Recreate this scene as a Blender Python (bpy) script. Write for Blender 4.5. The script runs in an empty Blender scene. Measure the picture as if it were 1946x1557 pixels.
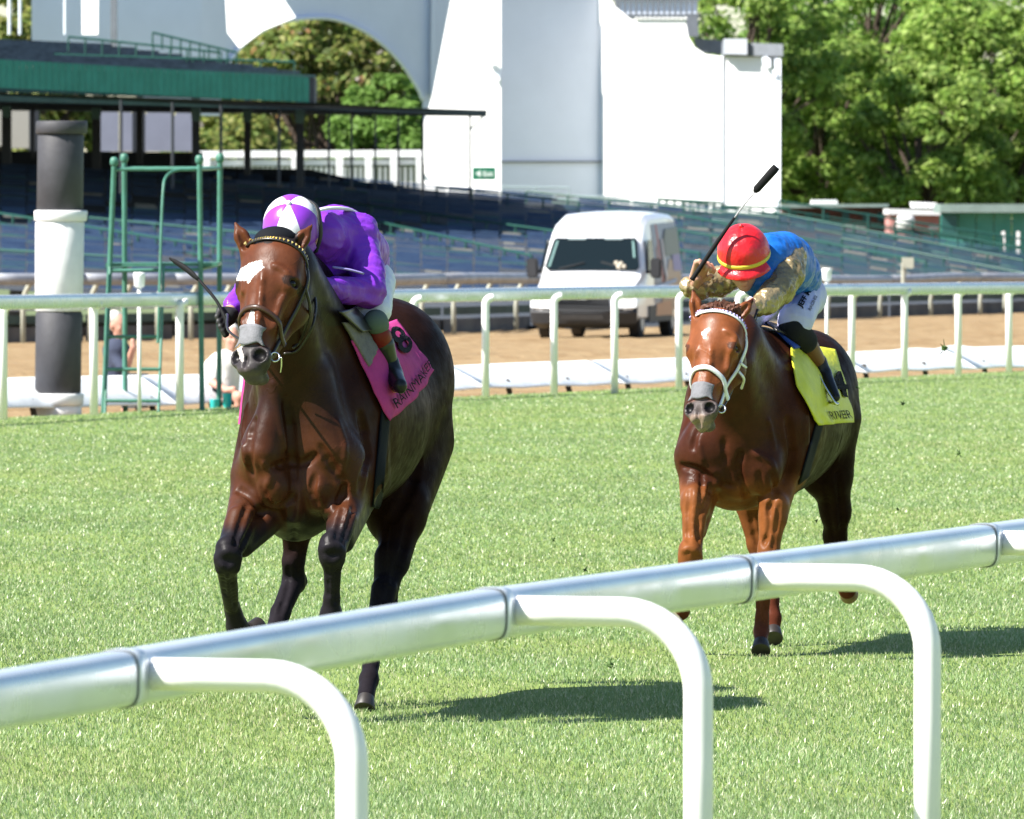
import bpy, bmesh, math, random
import numpy as np
from mathutils import Vector, Matrix
from mathutils.bvhtree import BVHTree
random.seed(7); rng = np.random.default_rng(7)
SC = bpy.context.scene; COL = SC.collection

# ------------------------------------------------------------------ camera, world, sun, exposure
F = 19000.0; K = F / 11500.0; CX = 973.0; CY = 778.5; H = 1.95
TILT = math.atan((CY - 400.0) / F)
cam_d = bpy.data.cameras.new('camera'); cam = bpy.data.objects.new('camera', cam_d); COL.objects.link(cam)
cam_d.sensor_width = 36.0; cam_d.lens = F / 1946.0 * 36.0
cam_d.clip_start = 0.5; cam_d.clip_end = 3000.0
cam.location = (0, 0, H); cam.rotation_euler = (math.pi / 2 - TILT, 0, 0)
cam_d.dof.use_dof = True; cam_d.dof.focus_distance = 38.7; cam_d.dof.aperture_fstop = 20.0
SC.camera = cam

SUN_EL = math.radians(48.0)
SDX, SDY = 1.0, 0.46                      # direction the shadows fall on the ground
_n = math.hypot(SDX, SDY)
to_sun = Vector((-SDX / _n * math.cos(SUN_EL), -SDY / _n * math.cos(SUN_EL), math.sin(SUN_EL)))
world = bpy.data.worlds.new("World"); SC.world = world; world.use_nodes = True
wn = world.node_tree.nodes; wn.clear()
sky = wn.new('ShaderNodeTexSky'); sky.sky_type = 'NISHITA'; sky.sun_disc = False
sky.sun_elevation = SUN_EL; sky.sun_rotation = math.atan2(to_sun.x, to_sun.y)
sky.air_density = 1.0; sky.dust_density = 0.3; sky.ozone_density = 2.2
bgn = wn.new('ShaderNodeBackground'); bgn.inputs[1].default_value = 0.070
wo = wn.new('ShaderNodeOutputWorld')
world.node_tree.links.new(sky.outputs[0], bgn.inputs[0]); world.node_tree.links.new(bgn.outputs[0], wo.inputs[0])
sun_d = bpy.data.lights.new('sun', 'SUN'); sun_d.energy = 5.0; sun_d.angle = math.radians(0.5); sun_d.color = (1.0, 0.955, 0.88)
sun = bpy.data.objects.new('sun', sun_d); COL.objects.link(sun)
sun.rotation_euler = to_sun.to_track_quat('Z', 'Y').to_euler(); sun.location = (-30, -10, 40)
SC.view_settings.view_transform = 'Standard'; SC.view_settings.look = 'None'
SC.view_settings.exposure = 1.3; SC.view_settings.gamma = 1.0
SC.view_settings.use_curve_mapping = False
SC.render.engine = 'CYCLES'
SC.cycles.max_bounces = 6; SC.cycles.diffuse_bounces = 3; SC.cycles.glossy_bounces = 3
SC.cycles.transparent_max_bounces = 6; SC.cycles.use_denoising = True

# ------------------------------------------------------------------ where a direction of view meets a distance or the ground
_ct, _st = math.cos(TILT), math.sin(TILT)
def ray(px, py):
    u = (px - CX) / F; v = (CY - py) / F
    return (u, _ct + v * _st, -_st + v * _ct)
OFF1 = (K - 1) * 23.48; OFF2 = (K - 1) * 26.5
def D(Y):                                  # plan distances are kept on a shorter scale; round each horse the metres stay true
    if 21 < Y < 25.45: return Y + OFF1
    if 25.45 <= Y < 29.5: return Y + OFF2
    return Y * K
def P(px, py, Y):
    Y = D(Y)
    d = ray(px, py); s = Y / d[1]
    return Vector((d[0] * s, Y, H + d[2] * s))
def G(px, py, z=0.0):
    d = ray(px, py); s = (z - H) / d[2]
    return Vector((d[0] * s, d[1] * s, z))
def pix(V):                                # array of points -> picture coordinates
    V = np.asarray(V, float); x = V[:, 0]; y = V[:, 1]; z = V[:, 2] - H
    dep = y * _ct - z * _st; up = y * _st + z * _ct
    return CX + F * x / dep, CY - F * up / dep
def M(Y): return D(Y) / F                     # metres per pixel at distance Y

# ------------------------------------------------------------------ materials
def mat(name, col=(0.5, 0.5, 0.5), rough=0.6, metal=0.0, spec=0.5, attr=False, var=0.0, vscale=5.0, bump=0.0, bscale=40.0,
        coat=0.0, sheen=0.0, aspec=False, veins=False, col2=None, bstretch=None, trans=0.0, bdist=0.01, rvar=0.0):
    m = bpy.data.materials.new(name); m.use_nodes = True
    nt = m.node_tree; N = nt.nodes; L = nt.links; b = N['Principled BSDF']
    b.inputs['Roughness'].default_value = rough; b.inputs['Metallic'].default_value = metal
    b.inputs['Specular IOR Level'].default_value = spec
    if coat: b.inputs['Coat Weight'].default_value = coat; b.inputs['Coat Roughness'].default_value = 0.15
    if sheen: b.inputs['Sheen Weight'].default_value = sheen
    tc = N.new('ShaderNodeTexCoord'); src = None
    if attr:
        a = N.new('ShaderNodeAttribute'); a.attribute_name = 'Col'; src = a.outputs['Color']
        if aspec:
            ml = N.new('ShaderNodeMath'); ml.operation = 'MULTIPLY'; ml.inputs[1].default_value = spec
            L.new(a.outputs['Alpha'], ml.inputs[0]); L.new(ml.outputs[0], b.inputs['Specular IOR Level'])
    if var or col2:
        nz = N.new('ShaderNodeTexNoise'); nz.inputs['Scale'].default_value = vscale; nz.inputs['Detail'].default_value = 6
        nz.inputs['Roughness'].default_value = 0.62
        L.new(tc.outputs['Object'], nz.inputs['Vector'])
        if col2:
            rp = N.new('ShaderNodeMapRange'); rp.inputs[1].default_value = 0.35; rp.inputs[2].default_value = 0.65
            L.new(nz.outputs['Fac'], rp.inputs[0])
            mx = N.new('ShaderNodeMix'); mx.data_type = 'RGBA'; L.new(rp.outputs[0], mx.inputs[0])
            if src is not None: L.new(src, mx.inputs[6])
            else: mx.inputs[6].default_value = (*col, 1)
            mx.inputs[7].default_value = (*col2, 1); src = mx.outputs[2]
        if var:
            rp = N.new('ShaderNodeMapRange'); rp.inputs[1].default_value = 0.3; rp.inputs[2].default_value = 0.7
            rp.inputs[3].default_value = 1 - var; rp.inputs[4].default_value = 1 + var
            L.new(nz.outputs['Fac'], rp.inputs[0])
            mx = N.new('ShaderNodeVectorMath'); mx.operation = 'SCALE'
            if src is not None: L.new(src, mx.inputs[0])
            else: mx.inputs[0].default_value = col
            L.new(rp.outputs[0], mx.inputs['Scale']); src = mx.outputs[0]
    if src is not None: L.new(src, b.inputs['Base Color'])
    else: b.inputs['Base Color'].default_value = (*col, 1)
    if rvar:
        nr = N.new('ShaderNodeTexNoise'); nr.inputs['Scale'].default_value = vscale * 1.7; nr.inputs['Detail'].default_value = 4
        L.new(tc.outputs['Object'], nr.inputs['Vector'])
        r2 = N.new('ShaderNodeMapRange'); r2.inputs[1].default_value = 0.3; r2.inputs[2].default_value = 0.7
        r2.inputs[3].default_value = max(0.02, rough - rvar); r2.inputs[4].default_value = min(1, rough + rvar)
        L.new(nr.outputs['Fac'], r2.inputs[0]); L.new(r2.outputs[0], b.inputs['Roughness'])
    if bump:
        nb = N.new('ShaderNodeTexNoise'); nb.inputs['Scale'].default_value = bscale; nb.inputs['Detail'].default_value = 5
        if bstretch:
            mp = N.new('ShaderNodeMapping'); mp.inputs['Scale'].default_value = bstretch
            L.new(tc.outputs['Object'], mp.inputs[0]); L.new(mp.outputs[0], nb.inputs['Vector'])
        else: L.new(tc.outputs['Object'], nb.inputs['Vector'])
        bp = N.new('ShaderNodeBump'); bp.inputs['Strength'].default_value = bump; bp.inputs['Distance'].default_value = bdist
        hgt = nb.outputs['Fac']
        if veins:                                              # branching veins and a short coat
            vz = N.new('ShaderNodeTexVoronoi'); vz.feature = 'DISTANCE_TO_EDGE'; vz.inputs['Scale'].default_value = 7.5
            wz = N.new('ShaderNodeTexNoise'); wz.inputs['Scale'].default_value = 6; wz.inputs['Detail'].default_value = 3
            sc = N.new('ShaderNodeVectorMath'); sc.operation = 'MULTIPLY_ADD'; sc.inputs[1].default_value = (.28, .28, .28)
            L.new(tc.outputs['Object'], wz.inputs['Vector']); L.new(wz.outputs['Color'], sc.inputs[0]); L.new(tc.outputs['Object'], sc.inputs[2]); L.new(sc.outputs[0], vz.inputs['Vector'])
            vr = N.new('ShaderNodeMapRange'); vr.interpolation_type = 'SMOOTHSTEP'; vr.inputs[1].default_value = .0; vr.inputs[2].default_value = .045; vr.inputs[3].default_value = .32; vr.inputs[4].default_value = 0
            L.new(vz.outputs['Distance'], vr.inputs[0])
            hz = N.new('ShaderNodeTexNoise'); hz.inputs['Scale'].default_value = 260; hz.inputs['Detail'].default_value = 2
            hm = N.new('ShaderNodeMapping'); hm.inputs['Scale'].default_value = (1, .25, .35); L.new(tc.outputs['Object'], hm.inputs[0]); L.new(hm.outputs[0], hz.inputs['Vector'])
            ga = N.new('ShaderNodeTexNoise'); ga.inputs['Scale'].default_value = 3; L.new(tc.outputs['Object'], ga.inputs['Vector'])
            gr_ = N.new('ShaderNodeMapRange'); gr_.inputs[1].default_value = .45; gr_.inputs[2].default_value = .6; L.new(ga.outputs['Fac'], gr_.inputs[0])
            m1 = N.new('ShaderNodeMath'); m1.operation = 'MULTIPLY'; L.new(vr.outputs[0], m1.inputs[0]); L.new(gr_.outputs[0], m1.inputs[1])
            m2 = N.new('ShaderNodeMath'); m2.operation = 'ADD'; L.new(m1.outputs[0], m2.inputs[0]); L.new(hgt, m2.inputs[1])
            m3 = N.new('ShaderNodeMath'); m3.operation = 'MULTIPLY_ADD'; m3.inputs[1].default_value = .22; L.new(hz.outputs['Fac'], m3.inputs[0]); L.new(m2.outputs[0], m3.inputs[2]); hgt = m3.outputs[0]
        L.new(hgt, bp.inputs['Height']); L.new(bp.outputs[0], b.inputs['Normal'])
    if trans:
        tr = N.new('ShaderNodeBsdfTranslucent')
        if src is not None: L.new(src, tr.inputs[0])
        else: tr.inputs[0].default_value = (*col, 1)
        ms = N.new('ShaderNodeMixShader'); ms.inputs[0].default_value = trans
        L.new(b.outputs[0], ms.inputs[1]); L.new(tr.outputs[0], ms.inputs[2])
        L.new(ms.outputs[0], N['Material Output'].inputs['Surface'])
    return m

# ------------------------------------------------------------------ objects
def root_of(o):
    while o.parent: o = o.parent
    return o
def tag(o, label=None, cat=None, group=None, kind=None):
    if label: o['label'] = label
    if cat: o['category'] = cat
    if group: o['group'] = group
    if kind: o['kind'] = kind
    return o
def thing(name, loc, label, cat, group=None):
    o = bpy.data.objects.new(name, None); COL.objects.link(o); o.location = loc
    o.empty_display_size = 0.2
    return tag(o, label, cat, group)
def mesh(name, V, Fc, m=None, smooth=False, cols=None):
    me = bpy.data.meshes.new(name)
    V = np.asarray(V, dtype=np.float32).reshape(-1, 3)
    if isinstance(Fc, np.ndarray):
        n, k = Fc.shape
        me.vertices.add(len(V)); me.vertices.foreach_set('co', V.ravel())
        me.loops.add(n * k); me.loops.foreach_set('vertex_index', Fc.ravel().astype(np.int32))
        me.polygons.add(n); me.polygons.foreach_set('loop_start', np.arange(0, n * k, k, dtype=np.int32))
        me.update(calc_edges=True)
    else:
        me.from_pydata([tuple(map(float, v)) for v in V], [], [tuple(map(int, f)) for f in Fc])
    if smooth: me.polygons.foreach_set('use_smooth', np.ones(len(me.polygons), dtype=bool))
    if cols is not None:
        a = me.color_attributes.new('Col', 'FLOAT_COLOR', 'POINT')
        c = np.ones((len(V), 4), dtype=np.float32); c[:, :np.shape(cols)[1]] = cols
        a.data.foreach_set('color', c.ravel())
    if m is not None: me.materials.append(m)
    me.update(); return me
def link(name, me, parent=None, loc=(0, 0, 0), rot=(0, 0, 0), scale=(1, 1, 1)):
    o = bpy.data.objects.new(name, me); COL.objects.link(o)
    o.location = loc; o.rotation_euler = rot; o.scale = scale
    if parent is not None: o.parent = parent
    return o
def part(name, V, Fc, m, parent=None, smooth=False, cols=None, base=None):
    """one mesh object built from world coordinates; its origin sits at its thing's base"""
    V = np.asarray(V, dtype=np.float64).reshape(-1, 3)
    if parent is not None:
        r = root_of(parent); return link(name, mesh(name, V - np.array(r.location), Fc, m, smooth, cols), parent)
    b = np.array(base if base is not None else (0, 0, 0), float)
    return link(name, mesh(name, V - b, Fc, m, smooth, cols), None, b)

class MB:
    """collects simple solids into one mesh"""
    def __init__(s): s.V = []; s.F = []
    def add(s, V, Fc):
        n = len(s.V); s.V += [tuple(v) for v in V]; s.F += [tuple(i + n for i in f) for f in Fc]; return s
    def box(s, c, d, R=None):
        hx, hy, hz = d[0] / 2, d[1] / 2, d[2] / 2; V = []
        for z in (-hz, hz):
            for x, y in ((-hx, -hy), (hx, -hy), (hx, hy), (-hx, hy)):
                v = Vector((x, y, z)); v = R @ v if R is not None else v
                V.append(v + Vector(c))
        return s.add(V, [(3, 2, 1, 0), (4, 5, 6, 7), (0, 1, 5, 4), (1, 2, 6, 5), (2, 3, 7, 6), (3, 0, 4, 7)])
    def bar(s, a, b, w, h, up=(0, 0, 1)):
        a = Vector(a); b = Vector(b); y = (b - a); L = y.length; y.normalize()
        x = y.cross(Vector(up))
        if x.length < 1e-4: x = y.cross(Vector((0, 1, 0)))
        x.normalize(); z = x.cross(y)
        R = Matrix((x, y, z)).transposed()
        return s.box((a + b) / 2, (w, L, h), R)
    def tube(s, pts, r, n=10, caps=True, flat=None, upv=None, sq=2.0):
        pts = [Vector(p) for p in pts]; rr = r if hasattr(r, '__len__') else [r] * len(pts)
        V = []; Fc = []; prev = None
        for i, p in enumerate(pts):
            t = (pts[min(i + 1, len(pts) - 1)] - pts[max(i - 1, 0)]).normalized()
            if prev is None:
                a = Vector(upv) if upv is not None else (Vector((0, 0, 1)) if abs(t.z) < 0.9 else Vector((0, 1, 0)))
            else: a = prev
            x = (a - t * a.dot(t)).normalized(); prev = x; y = t.cross(x)
            f = flat if flat else (1, 1)
            for k in range(n):
                g = 2 * math.pi * k / n
                e_ = 2.0 / sq; cg, sg = math.cos(g), math.sin(g)
                V.append(p + (x * math.copysign(abs(cg) ** e_, cg) * f[0] + y * math.copysign(abs(sg) ** e_, sg) * f[1]) * rr[i])
        for i in range(len(pts) - 1):
            for k in range(n):
                k2 = (k + 1) % n
                Fc.append((i * n + k, i * n + k2, (i + 1) * n + k2, (i + 1) * n + k))
        if caps:
            Fc.append(tuple(range(n - 1, -1, -1))); Fc.append(tuple((len(pts) - 1) * n + k for k in range(n)))
        return s.add(V, Fc)
    def prism(s, poly, Yf, dY):
        """polygon of (px,py) standing at distance Yf(px) with thickness dY"""
        yf = Yf if callable(Yf) else (lambda x: Yf)
        A = [P(x, y, yf(x)) for x, y in poly]; n = len(A)
        ar = sum(A[i].x * A[(i + 1) % n].z - A[(i + 1) % n].x * A[i].z for i in range(n))
        if ar < 0: A = A[::-1]
        B = [a + Vector((0, dY, 0)) for a in A]
        return s.add(A + B, [tuple(range(n)), tuple(range(2 * n - 1, n - 1, -1))] +
                     [(i, n + i, n + (i + 1) % n, (i + 1) % n) for i in range(n)])
    def lathe(s, prof, c, n=24):
        V = []; Fc = []
        for r, z in prof:
            for k in range(n):
                g = 2 * math.pi * k / n; V.append((c[0] + r * math.cos(g), c[1] + r * math.sin(g), c[2] + z))
        for i in range(len(prof) - 1):
            for k in range(n):
                k2 = (k + 1) % n; Fc.append((i * n + k, i * n + k2, (i + 1) * n + k2, (i + 1) * n + k))
        Fc.append(tuple(range(n - 1, -1, -1))); Fc.append(tuple((len(prof) - 1) * n + k for k in range(n)))
        return s.add(V, Fc)
    def build(s, name, m, parent=None, smooth=False, base=None): return part(name, s.V, s.F, m, parent, smooth, None, base)
    def mesh(s, name, m, smooth=False): return mesh(name, s.V, s.F, m, smooth)
def autosmooth(o, deg=35):
    me = o.data
    me.polygons.foreach_set('use_smooth', np.ones(len(me.polygons), dtype=bool))
    bm = bmesh.new(); bm.from_mesh(me)
    for e in bm.edges:
        if len(e.link_faces) == 2 and e.calc_face_angle(0) > math.radians(deg): e.smooth = False
    bm.to_mesh(me); bm.free(); return o
def spline(pts, n=8):
    """Catmull-Rom through the points"""
    Q = [np.array(p, float) for p in pts]; Q = [2 * Q[0] - Q[1]] + Q + [2 * Q[-1] - Q[-2]]; out = []
    for i in range(1, len(Q) - 2):
        for k in range(n):
            t = k / n; a, b, c, d = Q[i - 1:i + 3]
            out.append(0.5 * ((2 * b) + (c - a) * t + (2 * a - 5 * b + 4 * c - d) * t * t + (3 * b - a - 3 * c + d) * t ** 3))
    out.append(Q[-2]); return out

# ------------------------------------------------------------------ sculpting: a distance field turned into one continuous skin
class Field:
    def __init__(s, lo, hi, res):
        s.lo = np.array(lo, float); s.res = res
        s.n = np.ceil((np.array(hi, float) - s.lo) / res).astype(int) + 1
        s.d = np.full(tuple(s.n), 0.4, dtype=np.float32)
    def _win(s, lo, hi):
        a = np.clip(np.floor((lo - s.lo) / s.res).astype(int), 0, s.n - 1)
        b = np.clip(np.ceil((hi - s.lo) / s.res).astype(int) + 1, 0, s.n)
        return a, b
    def _apply(s, a, b, q, k, sub):
        sl = (slice(a[0], b[0]), slice(a[1], b[1]), slice(a[2], b[2])); w = s.d[sl]
        if sub: q = -q; h = np.maximum(k - np.abs(w - q), 0) / k; s.d[sl] = np.maximum(w, q) + h * h * k * 0.25
        else: h = np.maximum(k - np.abs(w - q), 0) / k; s.d[sl] = np.minimum(w, q) - h * h * k * 0.25
    def _grid(s, a, b):
        X = (s.lo[0] + s.res * np.arange(a[0], b[0], dtype=np.float32)).astype(np.float32)[:, None, None]
        Y = (s.lo[1] + s.res * np.arange(a[1], b[1], dtype=np.float32)).astype(np.float32)[None, :, None]
        Z = (s.lo[2] + s.res * np.arange(a[2], b[2], dtype=np.float32)).astype(np.float32)[None, None, :]
        return X, Y, Z
    def cone(s, A, B, ra, rb, k=0.03, S=(1, 1, 1), sub=False):
        """round cone A-B; S stretches its cross-section along x, y, z"""
        A = np.array(A, float); B = np.array(B, float); S = np.array(S, float)
        rm = max(ra, rb); mg = k + 3 * s.res
        lo = np.minimum(A, B) - rm * S - mg; hi = np.maximum(A, B) + rm * S + mg
        a, b = s._win(lo, hi)
        if (b <= a).any(): return s
        X, Y, Z = s._grid(a, b); a_ = A / S; d_ = (B - A) / S; L2 = max(float(d_ @ d_), 1e-9)
        x = X / S[0] - a_[0]; y = Y / S[1] - a_[1]; z = Z / S[2] - a_[2]
        t = np.clip((x * d_[0] + y * d_[1] + z * d_[2]) / L2, 0, 1)
        q = np.sqrt((x - t * d_[0]) ** 2 + (y - t * d_[1]) ** 2 + (z - t * d_[2]) ** 2) - (ra + (rb - ra) * t)
        s._apply(a, b, (q * min(S)).astype(np.float32), k, sub); return s
    def ell(s, C, R3, k=0.03, Rm=None, sub=False):
        """ellipsoid; the columns of Rm are its axes"""
        C = np.array(C, float); R3 = np.array(R3, float)
        Rm = np.eye(3) if Rm is None else np.array(Rm, float)
        ext = np.sqrt(((Rm * R3[None, :]) ** 2).sum(1)) + k * (1 if k < .1 else 2.2) + 3 * s.res
        a, b = s._win(C - ext, C + ext)
        if (b <= a).any(): return s
        X, Y, Z = s._grid(a, b); X = X - C[0]; Y = Y - C[1]; Z = Z - C[2]
        k0 = 0; k1 = 0
        for i in range(3):
            u = X * Rm[0, i] + Y * Rm[1, i] + Z * Rm[2, i]
            k0 = k0 + (u / R3[i]) ** 2; k1 = k1 + (u / R3[i] ** 2) ** 2
        k0 = np.sqrt(k0); k1 = np.sqrt(k1) + 1e-6
        q = np.where(k0 < 0.4, -min(R3) * (1 - k0), k0 * (k0 - 1) / k1)
        s._apply(a, b, q.astype(np.float32), k, sub); return s
    def draw(s, pts, r, depth, k=.012, sub=True):
        """carves a groove (or lays a ridge) along the part of the skin seen at these picture points"""
        Q = spline([(p[0], p[1]) for p in pts], 5); Y0 = s.lo[1]; Y1 = s.lo[1] + s.res * (s.n[1] - 1); ys = np.linspace(Y0, Y1, 900); W = []
        for (px, py) in Q:
            d = np.array(ray(px, py)); p = np.array((0, 0, H)) + d[None, :] * (ys / d[1])[:, None]
            i = np.round((p - s.lo) / s.res).astype(int); ok = ((i >= 0) & (i < s.n)).all(1); i = np.clip(i, 0, s.n - 1)
            v = np.where(ok, s.d[i[:, 0], i[:, 1], i[:, 2]], 1); h = np.argmax(v < 0)
            if v[h] < 0: W.append(p[h] - d * (r - depth) if sub else p[h] + d * (r - depth))
        for i, (a, b) in enumerate(zip(W[:-1], W[1:])):
            if np.linalg.norm(a - b) < .12: s.cone(a, b, r, r, k, sub=sub)
        return s
    def skin(s, smooth=2):
        d = s.d; n = d.shape; ins = d < 0
        c = np.zeros((n[0] - 1, n[1] - 1, n[2] - 1), dtype=np.uint8)
        for i in (0, 1):
            for j in (0, 1):
                for k in (0, 1): c += ins[i:n[0] - 1 + i, j:n[1] - 1 + j, k:n[2] - 1 + k]
        act = np.argwhere((c > 0) & (c < 8)); del c
        idx = np.full((n[0] - 1, n[1] - 1, n[2] - 1), -1, dtype=np.int32)
        idx[act[:, 0], act[:, 1], act[:, 2]] = np.arange(len(act))
        acc = np.zeros((len(act), 3)); cnt = np.zeros(len(act))
        cor = np.array([(i, j, k) for i in (0, 1) for j in (0, 1) for k in (0, 1)])
        val = [d[act[:, 0] + o[0], act[:, 1] + o[1], act[:, 2] + o[2]] for o in cor]
        for p in range(8):
            for q in range(p + 1, 8):
                if abs(cor[p] - cor[q]).sum() != 1: continue
                m = (val[p] < 0) != (val[q] < 0); t = val[p][m] / (val[p][m] - val[q][m])
                acc[m] += cor[p] + t[:, None] * (cor[q] - cor[p]); cnt[m] += 1
        V = (act + acc / cnt[:, None]) * s.res + s.lo
        Q = []
        for ax in range(3):
            a0 = [slice(None)] * 3; a1 = [slice(None)] * 3; a0[ax] = slice(0, -1); a1[ax] = slice(1, None)
            x0 = ins[tuple(a0)]; x1 = ins[tuple(a1)]
            e = np.argwhere(x0 != x1); u, v = [(1, 2), (2, 0), (0, 1)][ax]
            e = e[(e[:, u] > 0) & (e[:, v] > 0) & (e[:, u] < n[u] - 1) & (e[:, v] < n[v] - 1)]
            fl = x0[e[:, 0], e[:, 1], e[:, 2]]
            def at(du, dv):
                w = e.copy(); w[:, u] -= du; w[:, v] -= dv; return idx[w[:, 0], w[:, 1], w[:, 2]]
            q = np.stack([at(1, 1), at(0, 1), at(0, 0), at(1, 0)], 1)
            q[~fl] = q[~fl][:, ::-1]; Q.append(q)
        Q = np.concatenate(Q)
        E = np.concatenate([Q[:, [0, 1]], Q[:, [1, 2]], Q[:, [2, 3]], Q[:, [3, 0]]])
        deg = np.bincount(E[:, 0], minlength=len(V)) + np.bincount(E[:, 1], minlength=len(V))
        for it in range(smooth):
            for lam in (0.55, -0.50):
                S_ = np.stack([np.bincount(E[:, 0], V[E[:, 1], i], len(V)) + np.bincount(E[:, 1], V[E[:, 0], i], len(V)) for i in range(3)], 1)
                V = V + lam * (S_ / np.maximum(deg, 1)[:, None] - V)
        return V, Q
def sm(x, a, b):
    t = np.clip((x - a) / (b - a), 0, 1); return t * t * (3 - 2 * t)
def vnoise(V, sc, seed=0):
    """cheap smooth noise from sums of sines"""
    r = np.random.default_rng(seed); o = np.zeros(len(V))
    for i in range(7):
        w = r.normal(size=3) * sc * (1 + 0.5 * i); o += np.sin(V @ w + r.uniform(0, 6.28)) / (1 + 0.5 * i)
    return o / 3.0
def mixc(A, B, t): return A + (np.asarray(B) - A) * t[:, None]
def inpoly(x, y, poly):
    ins = np.zeros(len(x), bool); n = len(poly)
    for i in range(n):
        x1, y1 = poly[i]; x2, y2 = poly[(i + 1) % n]
        c = ((y1 > y) != (y2 > y)) & (x < (x2 - x1) * (y - y1) / (y2 - y1 + 1e-9) + x1); ins ^= c
    return ins
def cones(f, L, dx=0, dy=0):
    for r in L:
        (p, q, ra, rb) = r[:4]; k = r[4] if len(r) > 4 else .025; S = r[5] if len(r) > 5 else (1, 1, 1)
        f.cone(P(*p), P(*q), ra * M(p[2]), rb * M(q[2]), k, S)

def face(f, c, up, fw, R_=.098):
    """head with brow, nose, lips, chin and ears; fw is the way it looks"""
    up = Vector(up).normalized(); fw = Vector(fw); fw = (fw - up * fw.dot(up)).normalized(); sd = up.cross(fw); c = Vector(c)
    Rm = np.array([[sd[i], fw[i], up[i]] for i in range(3)])
    E = lambda s, w, u, r, k, sub=False: f.ell(c + sd * s + fw * w + up * u, r, k, Rm, sub)
    E(0, 0, .02, (.076, .095, .100), .02); E(0, .035, -.055, (.056, .060, .065), .03); E(0, .062, -.108, (.024, .022, .020), .025)
    f.cone(c + fw * .088 + up * .00, c + fw * .112 - up * .040, .008, .013, .010)
    for s in (-1, 1):
        E(s * .012, .100, -.044, (.009, .010, .008), .006); E(s * .030, .082, -.002, (.020, .016, .011), .006, True)
        E(s * .030, .086, .018, (.024, .012, .008), .008); E(s * .030, .076, -.003, (.012, .012, .010), .003)
        E(s * .078, -.008, -.010, (.010, .018, .030), .006); E(s * .042, .068, -.035, (.020, .016, .020), .02)
    E(0, .094, -.070, (.022, .010, .006), .004); E(0, .092, -.082, (.019, .010, .007), .004)
    f.cone(c + fw * .104 - up * .0755 - sd * .02, c + fw * .104 - up * .0755 + sd * .02, .002, .002, .002, sub=True)

# ------------------------------------------------------------------ ground
def Yrail(x):                                   # distance of the far running rail at lateral position x
    a, b = G(0, 796), G(1946, 706); return a.y + (b.y - a.y) * (x - a.x) / (b.x - a.x)
def gz(x, y):                                   # height of the ground
    d = y - Yrail(x); return 0.0 if d < .35 else -.06 - .0103 / K * (d - .35)
def Yn(px): return Yrail(P(px, 730, 61).x) / K       # plan distance of the far rail at a picture column
M_turf = mat('turf', (.20, .275, .07), rough=.9, spec=.1, col2=(.24, .31, .10), vscale=2.2, bump=1.0, bscale=70, bdist=.02)
V = []; Fc = []; xs = np.linspace(-26, 30, 57); ys = [-40, 0, 10, 20, 30, 40, 50, 60, 70, 80]
for x in xs: V += [(x, y, 0) for y in ys] + [(x, Yrail(x) + .30, 0), (x, Yrail(x) + .36, -.07)]
n = len(ys) + 2; Fc = [(i * n + j, (i + 1) * n + j, (i + 1) * n + j + 1, i * n + j + 1) for i in range(len(xs) - 1) for j in range(n - 1)]
tag(part('turf', V, Fc, M_turf), kind='structure')
# grass blades, thinner on the ground with distance
def blades(n, y0, y1, h0, h1, w0, seed):
    r = np.random.default_rng(seed)
    y = y0 * (y1 / y0) ** r.uniform(0, 1, n); x = r.uniform(-1, 1, n) * (y * .0555 + .9)
    yr = Yrail(x); k = y < yr + .25; x, y = x[k], y[k]; n = len(x)
    # mown, worn and thick patches
    P2 = np.stack([x, y, np.zeros(n)], 1); pn = vnoise(P2, 2.2, seed) * .5 + vnoise(P2, .7, seed + 1) * .5
    keep = r.uniform(0, 1, n) < .72 + .5 * pn; x, y, pn = x[keep], y[keep], pn[keep]; n = len(x)
    h = r.uniform(h0, h1, n) * (1 + .22 * pn) * np.interp(y, [20, 41, 75, 125], [1, .95, .85, .8]); w = r.uniform(w0 * .6, w0 * 1.3, n) * (y / 25) ** .8; a = r.uniform(0, 2 * np.pi, n); ln = r.uniform(.1, .9, n) * h
    la = r.uniform(0, 2 * np.pi, n)
    V = np.zeros((n, 3, 3)); c, s = np.cos(a) * w / 2, np.sin(a) * w / 2
    V[:, 0] = np.stack([x - c, y - s, np.full(n, -.003)], 1); V[:, 1] = np.stack([x + c, y + s, np.full(n, -.003)], 1)
    V[:, 2] = np.stack([x + np.cos(la) * ln, y + np.sin(la) * ln, h], 1)
    g = r.uniform(0, 1, n); C = mixc(np.tile(np.array((.165, .27, .080)), (n, 1)), (.29, .395, .18), g)
    dry = r.uniform(0, 1, n) < .17; C[dry] = (.50, .52, .33); C *= (1 + .12 * pn)[:, None]
    wn_ = vnoise(np.stack([x * .8, y * .45, np.zeros(n)], 1), 1.3, 77); C = mixc(C, C * np.array((1.06, .99, .92)), sm(wn_, .1, .6)); C = C * (1 - .08 * sm(-wn_, .15, .6))[:, None] * (1 + .035 * np.tanh(3 * np.sin((y + .35 * x) * 1.1)))[:, None] * (1 + .05 * vnoise(np.stack([x * 3, y * 2, np.zeros(n)], 1), 4, 5))[:, None]
    idx = np.arange(n)[:, None] * 3
    return V.reshape(-1, 3), idx, np.repeat(C, 3, 0)
M_blade = mat('grass_blades', attr=True, rough=.38, spec=.55, trans=.30)
Vs, Fs, Cs = [], [], []; off = 0
for args in ((1900000, 18.5, 128, .008, .024, .0047, 1),):
    V, idx, C = blades(*args); Vs.append(V); Cs.append(C)
    Fs.append(idx + np.array([[0, 1, 2]]) + off); off += len(V)
tag(link('grass', mesh('grass', np.concatenate(Vs), np.concatenate(Fs), M_blade, False, np.concatenate(Cs))), 'short green turf grass with pale dry blades under the horses', 'grass', kind='stuff')
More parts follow.
